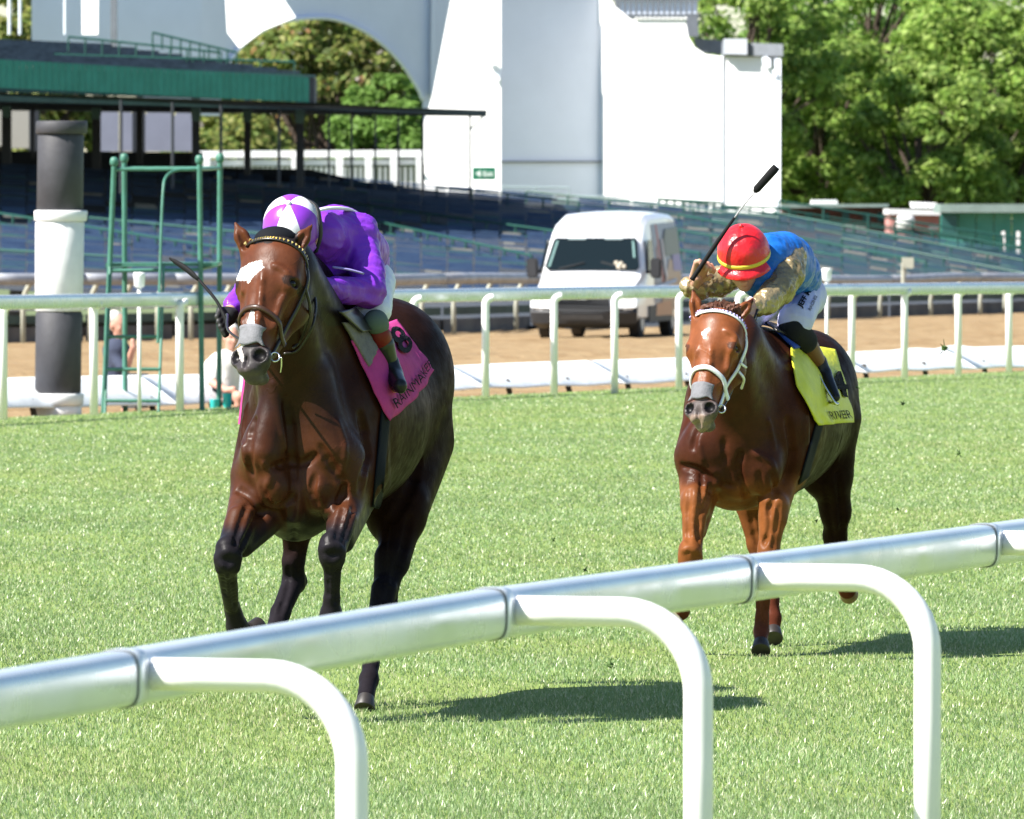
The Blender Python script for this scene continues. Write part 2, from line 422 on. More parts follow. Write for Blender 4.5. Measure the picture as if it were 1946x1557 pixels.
# kicked-up bits of turf
r = random.Random(3)
DIV = {(1795, 662): 'largest green tuft of turf flying right of the chestnut horse at rail height', (1822, 862): 'small tuft of turf flying low right of the chestnut horse', (1716, 768): 'small clod hanging just below the far rail posts right of the chestnut horse',
       (1552, 990): 'clod beside the hind leg of the chestnut horse', (1052, 1025): 'dark clod in the air midway between the two horses', (1160, 1273): 'torn tuft lying on the turf below the near rail between the horses',
       (1112, 1083): 'clod in the air just above the near rail between the horses', (1630, 737): 'clod near the rump of the chestnut horse', (1706, 968): 'lowest clod flying at the right behind the chestnut horse'}
for (px, py, Y, s) in ((1795, 662, 27.5, .045), (1822, 862, 27, .03), (1716, 768, 27.2, .02), (1552, 560 + 430, 27, .012), (1052, 1025, 26, .016), (1160, 1273, 25.2, .05), (1112, 1083, 25, .012), (1630, 737, 28, .012), (1706, 968, 26.5, .012)):
    mb = MB(); c = P(px, py, Y) if py != 1273 else G(px, py) + Vector((0, 0, .02))
    for i in range(14):
        d = Vector((r.gauss(0, 1), r.gauss(0, 1), r.gauss(0, 1))).normalized() * s * r.uniform(.5, 1.3); q = d.orthogonal().normalized() * .004
        mb.add([c - q, c + q, c + d], [(0, 1, 2)])
    mb.tube([c - Vector((s * .3, 0, 0)), c, c + Vector((s * .25, 0, s * .1))], [s * .15, s * .3, s * .1], 6)
    tag(mb.build('grass_divot', mat('divot', (.06, .11, .025), rough=.9), base=c), DIV[(px, py)], 'divot', 'tufts of turf kicked up by hooves')
# dirt track with harrow ridges
M_dirt = mat('dirt', (.345, .25, .14), rough=.95, spec=.1, col2=(.25, .165, .085), vscale=.9, bump=1.0, bscale=2.2, bdist=.25, bstretch=(.6, 3.0, 1))
V = []; xs = np.linspace(-45, 55, 101); ds = np.concatenate([[.36], np.linspace(.5, 150, 200), [190, 240]])
r_ = np.random.default_rng(4); rid = r_.normal(0, .018, len(ds))
for x in xs:
    for i, d in enumerate(ds):
        y = Yrail(x) + d; V.append((x, y, gz(x, y) + (rid[i] + .012 * math.sin(x * 1.3 + i)) * (d > 1)))
n = len(ds); Fc = [(i * n + j, (i + 1) * n + j, (i + 1) * n + j + 1, i * n + j + 1) for i in range(len(xs) - 1) for j in range(n - 1)]
tag(part('dirt_track', V, Fc, M_dirt, smooth=True), kind='structure')
M_far = mat('far_ground', (.10, .13, .05), rough=1, var=.3, vscale=.2)
tag(part('ground', [(-900, -60, -3.2), (900, -60, -3.2), (900, 1400, -3.2), (-900, 1400, -3.2)], [(0, 1, 2, 3)], M_far), kind='structure')

# ------------------------------------------------------------------ running rails
M_alu = mat('aluminium_rail', (.58, .64, .69), rough=.27, metal=.46, spec=.6, var=.10, vscale=2.2, rvar=.10, bump=.12, bscale=2.5, bdist=.01)
M_post = mat('white_plastic_post', (.88, .86, .87), rough=.35, var=.04, vscale=4)
SQ = 3.6; M_seal = mat('dark_seal', (.06, .07, .08), rough=.6)
def running_rail(name, label, cen, dia, posts, arm, bend, prad, sleeves, side):
    """cen: points of the tube centre; posts: (point on tube, ground z); arm reaches sideways before it bends to the ground"""
    t = thing(name, (cen[0].x, cen[0].y, 0), label, 'rail', 'running rails of the turf course')
    for i in range(len(cen) - 1):
        a, b = cen[i], cen[i + 1]; g = (b - a).normalized() * .002
        MB().tube([a + g, b - g], dia / 2, 32, True, flat=(1.02, .80), upv=(0, 0, 1), sq=SQ).build('rail_tube', M_alu, t, True)
        autosmooth(t.children[-1], 40)
    for c, d in sleeves:
        MB().tube([c - d * .012, c + d * .045], dia / 2 + .0035, 32, True, flat=(1.02, .80), upv=(0, 0, 1), sq=SQ).build('joint_sleeve', M_alu, t, True); autosmooth(t.children[-1], 40)
    for c, d in sleeves:
        MB().tube([c - d * .017, c - d * .011], dia / 2 + .003, 32, True, flat=(1.02, .80), upv=(0, 0, 1), sq=SQ).build('joint_seal', M_seal, t, True)
    for (c, gz_) in posts:
        e = c + side * arm; R = bend; pts = [c, c + side * (arm - R) * .5, c + side * (arm - R)]
        for k in range(1, 11):
            a = math.pi / 2 * k / 10; pts.append(c + side * (arm - R + R * math.sin(a)) - Vector((0, 0, R * (1 - math.cos(a)))))
        pts += [e - Vector((0, 0, R + .15)), Vector((e.x, e.y, gz_ - .02))]
        MB().tube(pts, prad, 18, True, flat=(1, 1.0), upv=(0, 0, 1)).build('post', M_post, t, True); autosmooth(t.children[-1], 40)
    return t
J = [P(228, 1290, 12.35), P(930, 1167, 13.72), P(1398, 1102, 14.95), P(1866, 1037, 16.55)]
d0 = (J[1] - J[0]); dl = (J[3] - J[2])
cen = [J[0] - d0 * 1.6, J[0] - d0 * .0] + J[1:] + [J[3] + dl * 1.0, J[3] + dl * 2.0]
sd = Vector((d0.y, -d0.x, 0)).normalized()
dirs = [(J[1] - J[0]).normalized(), (J[2] - J[1]).normalized(), (J[3] - J[2]).normalized(), dl.normalized()]
NP = [(j + dd * .08 + Vector((0, 0, .005)), 0.0) for j, dd in zip(J, dirs)] + [(J[0] - d0 + Vector((0, 0, .0)), 0), (J[3] + dl + dl.normalized() * .05, 0)]
running_rail('running_rail', 'near white and silver running rail crossing the foreground', cen, .112, NP, .474, .18, .0335, [(j, dd) for j, dd in zip(J, dirs)], sd)
px_posts = [(-520, 822), (-340, 814), (-160, 806), (182, 790), (345, 782), (500, 775), (645, 768), (788, 762), (925, 756), (1055, 751), (1170, 748), (1292, 741), (1405, 735), (1512, 730), (1620, 724), (1720, 721), (1822, 716), (1918, 710), (2015, 705), (2108, 700), (2200, 696), (2290, 692)]
def tube_y(px): return np.interp(px, [-200, 0, 400, 870, 1200, 1946, 2200], [577, 575, 568, 561, 555, 547, 545])
base = [G(x, y) for x, y in [(10, 798)] + px_posts]; xx = [10] + [p[0] for p in px_posts]
cen2 = []
for x in (-520, -320, -120, 25, 345, 520, 870, 1172, 1420, 1620, 1800, 1990, 2150, 2400):
    cen2.append(P(x + 12, tube_y(x), Yn(x) + .12 / K))
side2 = Vector((-1, -.25, 0)).normalized()
FP = [(P(x + 11, tube_y(x) + 6, b.y / K) , 0.0) for (x, y), b in zip([(10, 798)] + px_posts, base)]
running_rail('running_rail', 'far white and silver running rail between turf and dirt', cen2, .135, FP, .075, .072, .040, [], side2)
# ------------------------------------------------------------------ between turf and dirt
M_white = mat('white_paint', (.80, .80, .80), rough=.5, var=.05, vscale=3)
M_tarp = mat('white_tarp', (.80, .82, .84), rough=.45, var=.04, vscale=2, bump=.5, bscale=2.5, bdist=.05)
bt = thing('ground_barrier', (0, Yrail(0) + 1.2, -.07), 'low white padded barrier lying along the dirt behind the far rail', 'barrier')
edges = [-520, -80, 330, 640, 915, 1180, 1430, 1640, 1850, 2080, 2330]
top = lambda x: np.interp(x, [-80, 0, 360, 900, 1200, 1700, 1946, 2080], [724, 722, 713, 697, 685, 669, 660, 657])
bot = lambda x: np.interp(x, [-80, 0, 360, 900, 1200, 1700, 1946, 2080], [781, 777, 769, 739, 730, 705, 698, 694])
for k in range(len(edges) - 1):
    V = []; n = 14; q = 8; sag = random.Random(k).uniform(-3, 3)
    for i in range(n + 1):
        x = edges[k] + .5 + (edges[k + 1] - edges[k] - 1) * i / n; Y = Yn(x) + 2.7 / K
        bump = 6 * math.exp(-((x - 1880) / 18) ** 2) * (1 if k > 5 else 0) + 3 * math.exp(-((x - 1800) / 25) ** 2)
        a = P(x, top(x) - bump + sag * math.sin(math.pi * i / n) * .6, Y); b = P(x, bot(x) + 1.2 * math.sin(i + k), Y)
        for (t, dy) in ((0, .42), (.10, .34), (.5, .14), (.92, -.04), (1, -.05), (1, .5), (.5, .52), (.03, .52)):
            V.append(a + (b - a) * t + Vector((-.90 * dy, .43 * dy, 0)))
    Fc = [(i * q + j, i * q + (j + 1) % q, (i + 1) * q + (j + 1) % q, (i + 1) * q + j) for i in range(n) for j in range(q)] + [tuple(range(q)), tuple(range(n * q + q - 1, n * q - 1, -1))]
    part('barrier_section', V, Fc, M_tarp, bt, True)
M_stub = mat('shadow_dark_stake', (.05, .04, .03), rough=.9)  # dark stakes also carry the shadow under the barrier in their colour
for x in list(range(-500, 2300, 113)):
    Y = Yn(x) + 2.8 / K; a = P(x - 6, bot(x) - 14, Y)
    MB().tube([a, Vector((a.x + .05, a.y - .1, gz(a.x, a.y) - .02))], .03, 6).build('shadow_stake', M_stub, bt)
# thin white marker poles
for x, y0, yb, lab in ((265, 518, 786, 'thin white pole with a cap beside the green observation stand'), (1571, 510, 742, 'thin white pole with a cap behind the chestnut horse')):
    Yp = Yn(x) + .15 / K; s = M(Yp); c = P(x, yb, Yp); c.z = 0; t = thing('marker_pole', c, lab, 'pole', 'thin white poles at the far rail'); h = P(x, y0, Yp).z
    MB().tube([c + Vector((0, 0, -.02)), Vector((c.x, c.y, h - .12))], .019, 12).build('stem', M_white, t, True)
    MB().lathe([(.030, 0), (.052, .02), (.054, .10), (.058, .11), (.058, .135), (.050, .15)], (c.x, c.y, h - .15), 16).build('cap', M_white, t, True)
# black and white pole
Yp = 58.6; s = M(Yp); c = P(110, 792, Yp); c.z = 0
t = thing('distance_pole', c, 'thick black and white banded distance pole by the far rail', 'distance pole')
M_black = mat('black_paint', (.040, .040, .047), rough=.65, var=.15, vscale=8, bump=.3, bscale=15, bdist=.01)
M_wp = mat('worn_white_paint', (.72, .72, .72), rough=.6, var=.06, vscale=6, bump=.3, bscale=10, bdist=.01)
def zz(py): return P(110, py, Yp).z
def band(name, y0, y1, r0, r1, m, cx0, cx1, ex=0.0):
    za, zb = zz(y1), zz(y0); xa = P(cx0, 700, Yp).x; xb = P(cx1, 700, Yp).x; n = 32; V = []; pr = [(r0 - .012, 0), (r0, .012), (r1, zb - za - .012), (r1 - .012, zb - za)]
    for i, (r, z) in enumerate(pr):
        f = z / (zb - za)
        for k in range(n):
            g = 2 * math.pi * k / n; V.append((xa + (xb - xa) * f + r * math.cos(g), D(Yp) + r * math.sin(g), za + z))
    Fc = [(i * n + k, i * n + (k + 1) % n, (i + 1) * n + (k + 1) % n, (i + 1) * n + k) for i in range(3) for k in range(n)] + [tuple(range(n - 1, -1, -1)), tuple(range(3 * n, 4 * n))]
    autosmooth(part(name, V, Fc, m, t), 50)
R_ = 44 * s
band('cap', 230, 255, 49 * s, 49 * s, M_black, 117, 118); band('black_band', 255.5, 400, R_, R_, M_black, 114, 116); band('white_collar', 400, 421, 50 * s, 51 * s, M_wp, 115, 116)
band('white_band', 421.5, 592, 45.5 * s, 46.5 * s, M_wp, 112, 114); band('black_band', 592.5, 748, R_, R_, M_black, 110, 112); band('white_collar', 748, 771, 49 * s, 50 * s, M_wp, 109, 110)
band('white_base', 771.5, 797, 46 * s, 46 * s, M_wp, 109, 109)
# green observation stand
M_green = mat('green_steel', (.045, .150, .10), rough=.5, col2=(.06, .20, .15), vscale=9, bump=.3, bscale=30, bdist=.004)
Ya, Yb = 59.0, 59.85
t = thing('observation_stand', P(300, 785, 59.6), 'tall green steel observation stand with a ladder and a seat', 'stand'); t.location.z = -.02
def pole(name, pts, r, mm=None):
    o = MB().tube(pts, r, 10).build(name, mm or M_green, t, True); autosmooth(o, 50); return o
def gp(x, y, Y): p = P(x, y, Y); p.z = gz(p.x, p.y) - .03; return p
for (x0, y0, Y0, x1) in ((217, 312, Ya, 196), (236, 305, Yb, 238), (379, 308, Ya, 384), (418, 305, Yb, 416)):
    a = P(x0, y0, Y0); b = gp(x1, 780, Y0); pole('leg', [a, b], .027)
    MB().lathe([(.030, -.02), (.040, .0), (.042, .03), (.034, .06), (.012, .07)], tuple(a), 12).build('finial', M_green, t, True)
for a, b in (((217, 322, Ya), (379, 322, Ya)), ((236, 320, Yb), (418, 320, Yb)), ((379, 322, Ya), (418, 320, Yb)), ((217, 324, Ya), (236, 320, Yb)), ((209, 515, Ya), (381, 512, Ya)), ((381, 512, Ya), (417, 503, Yb))):
    pole('crossbar', [P(*a), P(*b)], .018)
MB().bar(P(206, 503, (Ya + Yb) / 2), P(418, 502, (Ya + Yb) / 2), 1.36, .035).build('seat', M_green, t)
hr = spline([P(372, 322, Ya - .05), P(335, 324, Ya - .1), P(316, 336, Ya - .2), P(310, 362, Ya - .28), P(306, 450, Ya - .35), P(303, 560, Ya - .42), P(300, 652, Ya - .45)], 6); pole('handrail', hr, .014)
pole('ladder_rail', [P(311, 508, Ya - .08), gp(301, 785, Ya - .5)], .015); pole('ladder_rail', [P(209, 508, Ya - .08), gp(199, 785, Ya - .5)], .015)
for y in (568, 640, 702, 762):
    k = (y - 508) / 277; Yk = Ya - .08 - .42 * k; pole('rung', [P(209 - 10 * k, y, Yk), P(311 - 10 * k, y, Yk)], .017)
# two seated spectators and two cups
def sitter(label, prims, skin, shirt, shirt_m, pants, pants_m, hair=None, hair_m=None, loc=None, bxlo=None, bxhi=None, hd=None):
    root = thing('person', loc, label, 'person')
    f = Field(bxlo, bxhi, .014); cones(f, skin)
    if hd: face(f, P(*hd[0]), (0, 0, 1), hd[1])
    V, Q = f.skin(2); part('body', V, Q, M_skin0, root, True, np.tile(np.array((.50, .26, .19)), (len(V), 1)))
    for nm, pr, mm in (('shirt', shirt, shirt_m), ('shorts', pants, pants_m)):
        f = Field(bxlo, bxhi, .014); cones(f, pr); V, Q = f.skin(2); part(nm, V, Q, mm, root, True)
    if hair:
        f = Field(bxlo, bxhi, .010); cones(f, hair); V, Q = f.skin(2); part('hair', V, Q, hair_m, root, True)
M_skin0 = mat('spectator_skin', attr=True, rough=.6)
M_navy = mat('navy_shirt', (.035, .045, .08), rough=.9, bump=.5, bscale=12, bdist=.02); M_wshirt = mat('white_shirt', (.72, .70, .66), rough=.9, bump=.5, bscale=12, bdist=.02)
M_hair = mat('white_hair', (.62, .58, .54), rough=.8); M_shoe = mat('dark_shoe', (.03, .03, .03), rough=.6); M_stool = mat('camp_stool', (.06, .065, .07), rough=.7)
Y = 61.6
sitter('seated white haired person in navy shirt behind the green stand', None,
       [((222, 655, Y), (224, 640, Y), 9, 9, .01), ((220, 665, Y), (222, 720, Y), 18, 18, .02), ((215, 675, Y), (240, 700, Y - .2 / K), 10, 8, .02), ((240, 700, Y - .2 / K), (254, 660, Y - .35 / K), 8, 6, .02), ((254, 660, Y - .35 / K), (252, 648, Y - .35 / K), 6, 5, .01),
        ((228, 735, Y), (268, 742, Y - .4 / K), 14, 11, .02), ((268, 742, Y - .4 / K), (262, 782, Y - .4 / K), 10, 6, .02), ((215, 738, Y), (240, 752, Y - .5 / K), 13, 10, .02), ((240, 752, Y - .5 / K), (236, 786, Y - .5 / K), 9, 6, .02)],
       [((212, 664, Y), (232, 664, Y), 15, 14, .03), ((221, 668, Y), (222, 722, Y), 26, 24, .03), ((209, 668, Y - .02 / K), (232, 700, Y - .18 / K), 12, 11, .02)], M_navy,
       [((218, 728, Y), (230, 738, Y), 24, 20, .03), ((230, 736, Y), (264, 742, Y - .35 / K), 18, 14, .02), ((220, 742, Y), (238, 752, Y - .42 / K), 16, 13, .02)], M_navy,
       [((217, 605, Y + .02 / K), (220, 614, Y + .05 / K), 16, 17, .02)], M_hair, G(225, 786), (-4.45, 60.9 * K, -.20), (-3.55, 62.0 * K, 1.15), ((223, 618, Y), (.8, -.6, -.05)))
MB().tube([G(225, 782) + Vector((0, 4.2, -.05)), G(225, 782) + Vector((0, 4.2, .30))], .14, 14).build('stool', M_stool, None)
tag([o for o in COL.objects if o.name == 'stool'][0], 'dark folding stool under the person in navy', 'stool')
Y = 61.2
sitter('seated person in white shirt behind the bay horse, cups at the feet', None,
       [((436, 668, Y), (438, 655, Y), 9, 9, .01), ((428, 690, Y), (426, 740, Y), 20, 20, .02), ((402, 700, Y - .05 / K), (404, 728, Y - .2 / K), 9, 8, .02), ((404, 728, Y - .2 / K), (432, 742, Y - .4 / K), 8, 6, .02), ((432, 742, Y - .4 / K), (444, 740, Y - .45 / K), 6, 6, .01), ((420, 750, Y), (455, 755, Y - .5 / K), 14, 11, .02), ((455, 755, Y - .5 / K), (452, 782, Y - .5 / K), 9, 7, .02)],
       [((412, 690, Y), (446, 688, Y), 17, 16, .03), ((428, 694, Y), (428, 736, Y), 30, 27, .03), ((402, 696, Y - .03 / K), (402, 722, Y - .15 / K), 15, 13, .02)], M_wshirt,
       [((425, 745, Y), (430, 752, Y), 26, 20, .03), ((424, 752, Y), (456, 757, Y - .45 / K), 17, 13, .02)], mat('black_shorts', (.02, .02, .025), rough=.9),
       [((440, 628, Y + .03 / K), (442, 636, Y + .04 / K), 14, 15, .02)], M_hair, G(428, 782), (-3.45, 60.5 * K, -.20), (-2.55, 61.6 * K, 1.1), ((440, 642, Y), (.3, -.95, -.1)))
for x in (408, 432):
    c = P(x, 776, 59.8); c.z = gz(c.x, c.y) - .01; o = MB().lathe([(.034, 0), (.040, .01), (.048, .15), (.050, .155), (.044, .15)], tuple(c), 16).build('cup', mat('turquoise_plastic', (.03, .50, .50), rough=.4), None, True, base=c)
    tag(o, ('left' if x == 408 else 'right') + ' one of two turquoise cups in front of the person in white', 'cup', 'turquoise cups')
# ------------------------------------------------------------------ outer rail of the dirt track
M_oldrail = mat('weathered_rail', (.32, .33, .36), rough=.5, metal=.3, var=.25, vscale=3); M_oldpost = mat('weathered_post', (.42, .42, .34), rough=.7, var=.2, vscale=3)
OY = lambda px: np.interp(px, [-200, 750, 1946, 2200], [126, 131, 166, 175])
Oy = lambda px: np.interp(px, [-200, 0, 420, 740, 900, 1660, 1740, 1800, 1946, 2200], [532, 531, 531, 532, 529, 533, 531, 527, 528, 528])
t = thing('outer_rail', P(973, 600, 138), 'long weathered outer rail of the dirt track with curved green posts', 'rail')
xs = list(range(-690, 2541, 170))
for a, b in zip(xs[:-1], xs[1:]): MB().tube([P(x, Oy(x), OY(x)) for x in np.linspace(a, b, 5)], .125, 12).build('rail_tube', M_oldrail, t, True)
px = -650
while px < 2500:
    Y = OY(px) + .1; a = P(px, Oy(px), Y); s = F / Y
    pts = [a, a + Vector((-.10, .05, -.10)), a + Vector((-.20, .05, -.30)), a + Vector((-.24, .05, -.60))]; g = a + Vector((-.24, .05, 0)); pts.append(Vector((g.x, g.y, gz(g.x, g.y) - .05)))
    MB().tube(pts, .055, 8).build('post', M_oldpost, t, True); px += 62 * (131 / Y) ** 1.3
# kick boards behind the rail
M_board = mat('grey_boards', (.06, .06, .065), rough=.9, col2=(.13, .125, .12), vscale=1.2)
t2 = thing('track_fence', P(973, 600, 141), 'low dark board fence behind the outer rail of the dirt track', 'fence')
for a, b in zip(xs[:-1], xs[1:]):
    for (z0, z1, mm) in ((0.02, .34, M_board), (.42, .60, mat('green_board', (.05, .08, .07), rough=.9, var=.3, vscale=1)), (.70, .80, M_oldrail)):
        A = P(a + 2, 560, OY(a) + 1.6); B = P(b - 2, 560, OY(b) + 1.6); ga, gb = gz(A.x, A.y), gz(B.x, B.y)
        MB().add([(A.x, A.y, ga + z0), (B.x, B.y, gb + z0), (B.x, B.y, gb + z1), (A.x, A.y, ga + z1), (A.x, A.y + .08, ga + z0), (B.x, B.y + .08, gb + z0), (B.x, B.y + .08, gb + z1), (A.x, A.y + .08, ga + z1)],
                 [(0, 1, 2, 3), (5, 4, 7, 6), (3, 2, 6, 7), (1, 0, 4, 5), (0, 3, 7, 4), (2, 1, 5, 6)]).build('board', mm, t2)
# bent post with a small box on top of the fence at the right
o = MB().box(P(1725, 500, 155), (.30, .2, .28)).tube([P(1717, 500, 155), P(1717, 545, 155)], .06, 8).build('track_sensor', M_oldpost, None, base=P(1717, 545, 155)); tag(o, 'small beige box on a post above the outer rail at the right', 'box')

# ------------------------------------------------------------------ terraces of seats: the ground under them and the rows
curve = lambda px: np.interp(px, [-100, 0, 600, 850, 1200, 1480, 1946, 2100], [0, 4, 40, 62, 88, 112, 186, 215])
topl = lambda px: np.interp(px, [-100, 0, 600, 850, 1200, 1480, 1946, 2100], [296, 300, 338, 366, 386, 402, 476, 500])
NR = 52
M_seat = mat('shaded_blue_seats', (.016, .044, .115), rough=.7, col2=(.042, .085, .165), vscale=1.6)  # shade of the stand put into this darker blue
M_seat2 = mat('sunlit_green_seats', (.045, .12, .12), rough=.8, col2=(.03, .075, .14), vscale=1.1)  # lighter copy: sunlight on the right-hand seats put into the colour
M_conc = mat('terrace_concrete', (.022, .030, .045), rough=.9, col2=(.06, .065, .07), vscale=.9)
M_pale = mat('sunlit_concrete', (.24, .235, .21), rough=.9, var=.3, vscale=1)  # sunlight on the concrete put into its pale colour
def TY(v): return 140 + 62 * v
t = thing('grandstand_terrace', P(973, 500, 150), 'long sloping terrace of slate blue bench seats behind the dirt track', 'seating')
px_ = list(range(-500, 2501, 50)); V = []
for j in range(NR + 1):
    for x in px_:
        y = 540 - (540 - 296) * j / NR + curve(x) ; v = j / NR
        V.append(P(x, y + 6, TY(v)))
n = len(px_)
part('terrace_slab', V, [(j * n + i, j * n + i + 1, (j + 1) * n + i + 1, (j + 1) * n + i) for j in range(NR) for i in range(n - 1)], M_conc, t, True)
rr = random.Random(11)
for j in range(NR):
    v = j / NR; mb = MB(); mb2 = MB(); mb3 = MB()
    for i in range(len(px_) - 1):
        x0, x1 = px_[i] + rr.uniform(0, 3), px_[i + 1] - rr.uniform(0, 3)
        y0 = 540 - 244 * v + curve(x0); y1 = 540 - 244 * v + curve(x1)
        if y0 > 560: continue
        if (px_[i] - int(j * 21)) % 550 < 50: continue                       # aisles
        a = P(x0, y0, TY(v)); b = P(x1, y1, TY(v))
        q = mb if x0 < 1150 + rr.uniform(-150, 150) and rr.random() > .1 else mb2
        if rr.random() < (.10 if x0 > 950 else .03): mb3.bar(a.lerp(b, .1) + Vector((0, 0, .11)), a.lerp(b, rr.uniform(.5, 1)) + Vector((0, 0, .11)), .3, .07); continue
        q.bar(a + Vector((0, 0, .10)), b + Vector((0, 0, .10)), .40, .022); q.bar(a + Vector((0, .24, .125)), b + Vector((0, .24, .125)), .03, .022 + rr.choice((0, .012, .03, .05)))
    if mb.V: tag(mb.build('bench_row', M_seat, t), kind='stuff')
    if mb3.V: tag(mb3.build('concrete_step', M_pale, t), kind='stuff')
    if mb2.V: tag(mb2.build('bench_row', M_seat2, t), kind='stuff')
AL = ['pale walled hand rail at the far left above the distance pole\'s white band', 'thin green hand rail low at the left behind the distance pole', 'green hand rail behind the observation stand', 'pale walled hand rail between the purple jockey and the van', 'long green hand rail over the purple jockey\'s back', 'short green hand rail at the terrace top below the exit sign', 'green hand rail just above the van roof', 'green hand rail behind the red capped jockey', 'pale walled hand rail running right from the red capped jockey', 'topmost green hand rail along the terrace edge at the right', 'green hand rail below the topmost one at the right', 'pale walled hand rail directly right of the van', 'lowest pale walled hand rail at the right edge', 'short pale walled hand rail behind the van', 'short green hand rail in front of the pink shed']
# green hand rails and pale aisle walls stepping down through the seats
M_hr = mat('green_handrail', (.012, .075, .055), rough=.5); M_aisle = mat('pale_aisle_wall', (.20, .22, .21), rough=.9, var=.2, vscale=1)
for k, (x0, y0, x1, y1, pale) in enumerate(((-40, 418, 480, 500, 1), (-400, 472, 240, 510, 0), (165, 432, 560, 470, 0), (720, 440, 1010, 505, 1), (600, 395, 1150, 470, 0), (830, 372, 1100, 400, 0), (1000, 380, 1480, 430, 0), (1290, 425, 1760, 515, 0),
                                            (1470, 420, 1946, 512, 1), (1480, 398, 1990, 478, 0), (1300, 400, 1946, 486, 0), (1290, 455, 1600, 505, 1), (1600, 470, 1990, 545, 1), (1150, 470, 1330, 500, 1), (1700, 440, 1990, 500, 0))):
    Y0 = TY((540 - y0 + curve(x0)) / 244); Y1 = TY((540 - y1 + curve(x1)) / 244); Y0 = min(max(Y0, 141), 200); Y1 = min(max(Y1, 141), 200)
    a, b = P(x0, y0, Y0), P(x1, y1, Y1); tt = thing('aisle_rail', a.lerp(b, .5) - Vector((0, 0, .3)), AL[k], 'handrail', 'hand rails on the terrace')
    MB().tube([a + Vector((0, 0, .28)), b + Vector((0, 0, .28))], .032, 8).build('top_rail', M_hr, tt)
    MB().tube([a + Vector((0, 0, .0)), b + Vector((0, 0, .0))], .025, 8).build('middle_rail', M_hr, tt)
    n = int((b - a).length / 1.6) + 1
    for i in range(n + 1): p = a.lerp(b, i / n); MB().tube([p - Vector((0, 0, .5)), p + Vector((0, 0, .28))], .04, 6).build('post', M_hr, tt)
    if pale: MB().bar(a - Vector((0, -.1, .28)), b - Vector((0, -.1, .28)), .15, .30).build('aisle_wall', M_aisle, tt)

# ------------------------------------------------------------------ covered stand at the left
M_panel = mat('green_panel', (.018, .26, .15), rough=.6, col2=(.03, .33, .20), vscale=1.5, bump=.3, bscale=6, bdist=.03)
M_beam = mat('dark_green_beam', (.085, .125, .115), rough=.7, var=.2, vscale=2); M_darkst = mat('dark_steel', (.035, .040, .046), rough=.6)
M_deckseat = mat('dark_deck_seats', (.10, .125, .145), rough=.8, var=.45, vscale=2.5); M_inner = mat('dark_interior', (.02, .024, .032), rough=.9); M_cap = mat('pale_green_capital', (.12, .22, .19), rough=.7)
st = thing('covered_stand', P(300, 380, 180), 'covered stand with green panelled balcony on dark columns at the left', 'grandstand')
par_t = lambda x: np.interp(x, [-60, 0, 581, 600], [110, 113, 147, 148]); par_b = lambda x: np.interp(x, [-60, 0, 590], [163, 167, 195])
Yb_ = lambda x: np.interp(x, [-60, 600, 930], [170, 178, 184])
x = -400
pan = None
while x < 584:
    w = 12.5
    o = MB().prism([(x + .4, par_t(x)), (x + w - .4, par_t(x + w)), (x + w - .4, par_b(x + w)), (x + .4, par_b(x))], Yb_, .12).build('balcony_panel', M_panel, st); x += w
MB().prism([(-400, 111), (584, 148), (584, 194), (-400, 162)], lambda x: Yb_(x) + .2, .1).build('balcony_backing', M_beam, st)
MB().prism([(-400, 103), (600, 143), (600, 147), (-400, 109)], lambda x: Yb_(x) - .05, .25).build('balcony_rail', M_cap, st)
MB().prism([(-400, 163.5), (598, 195.5), (926, 214), (924, 218), (598, 209), (-400, 182)], lambda x: Yb_(x) - .3, .5).build('edge_beam', M_beam, st)
MB().prism([(582, 146), (598, 147), (598, 196), (584, 195)], lambda x: Yb_(x) + .1, 3.0).build('balcony_end', M_darkst, st)
# soffit and deck behind the parapet
V = [P(-400, 178, 170), P(598, 207, 178), P(925, 217, 184), P(925, 222, 196), P(598, 218, 200), P(-400, 205, 200)]
part('soffit', V + [v + Vector((0, 0, .12)) for v in V], [(0, 1, 2, 3, 4, 5), (11, 10, 9, 8, 7, 6)] + [(i, i + 6, (i + 1) % 6 + 6, (i + 1) % 6) for i in range(6)], M_darkst, st)
for j in range(9):
    y0 = 112 - 6.0 * j; mb = MB(); xe = 560 - 45 * j
    mb.bar(P(-400, y0 - 4, 172 + j * 1.6), P(xe, y0 + 26 - .4 * j, 178 + j * 1.6), .6, .09); mb.build('deck_bench', M_deckseat, st)
for (a, b, h0, h1) in (((-20, 100), (560, 118), 12, 20), ((130, 70), (420, 100), 14, 14), ((290, 62), (450, 100), 3, 3)):
    n = 9
    mb = MB(); A = [P(a[0] + (b[0] - a[0]) * i / n, a[1] + (b[1] - a[1]) * i / n, 182) for i in range(n + 1)]
    mb.tube(A, .035, 6)
    for p in A: mb.tube([p, p - Vector((0, 0, .45))], .03, 6)
    mb.build('deck_railing', M_hr, st)
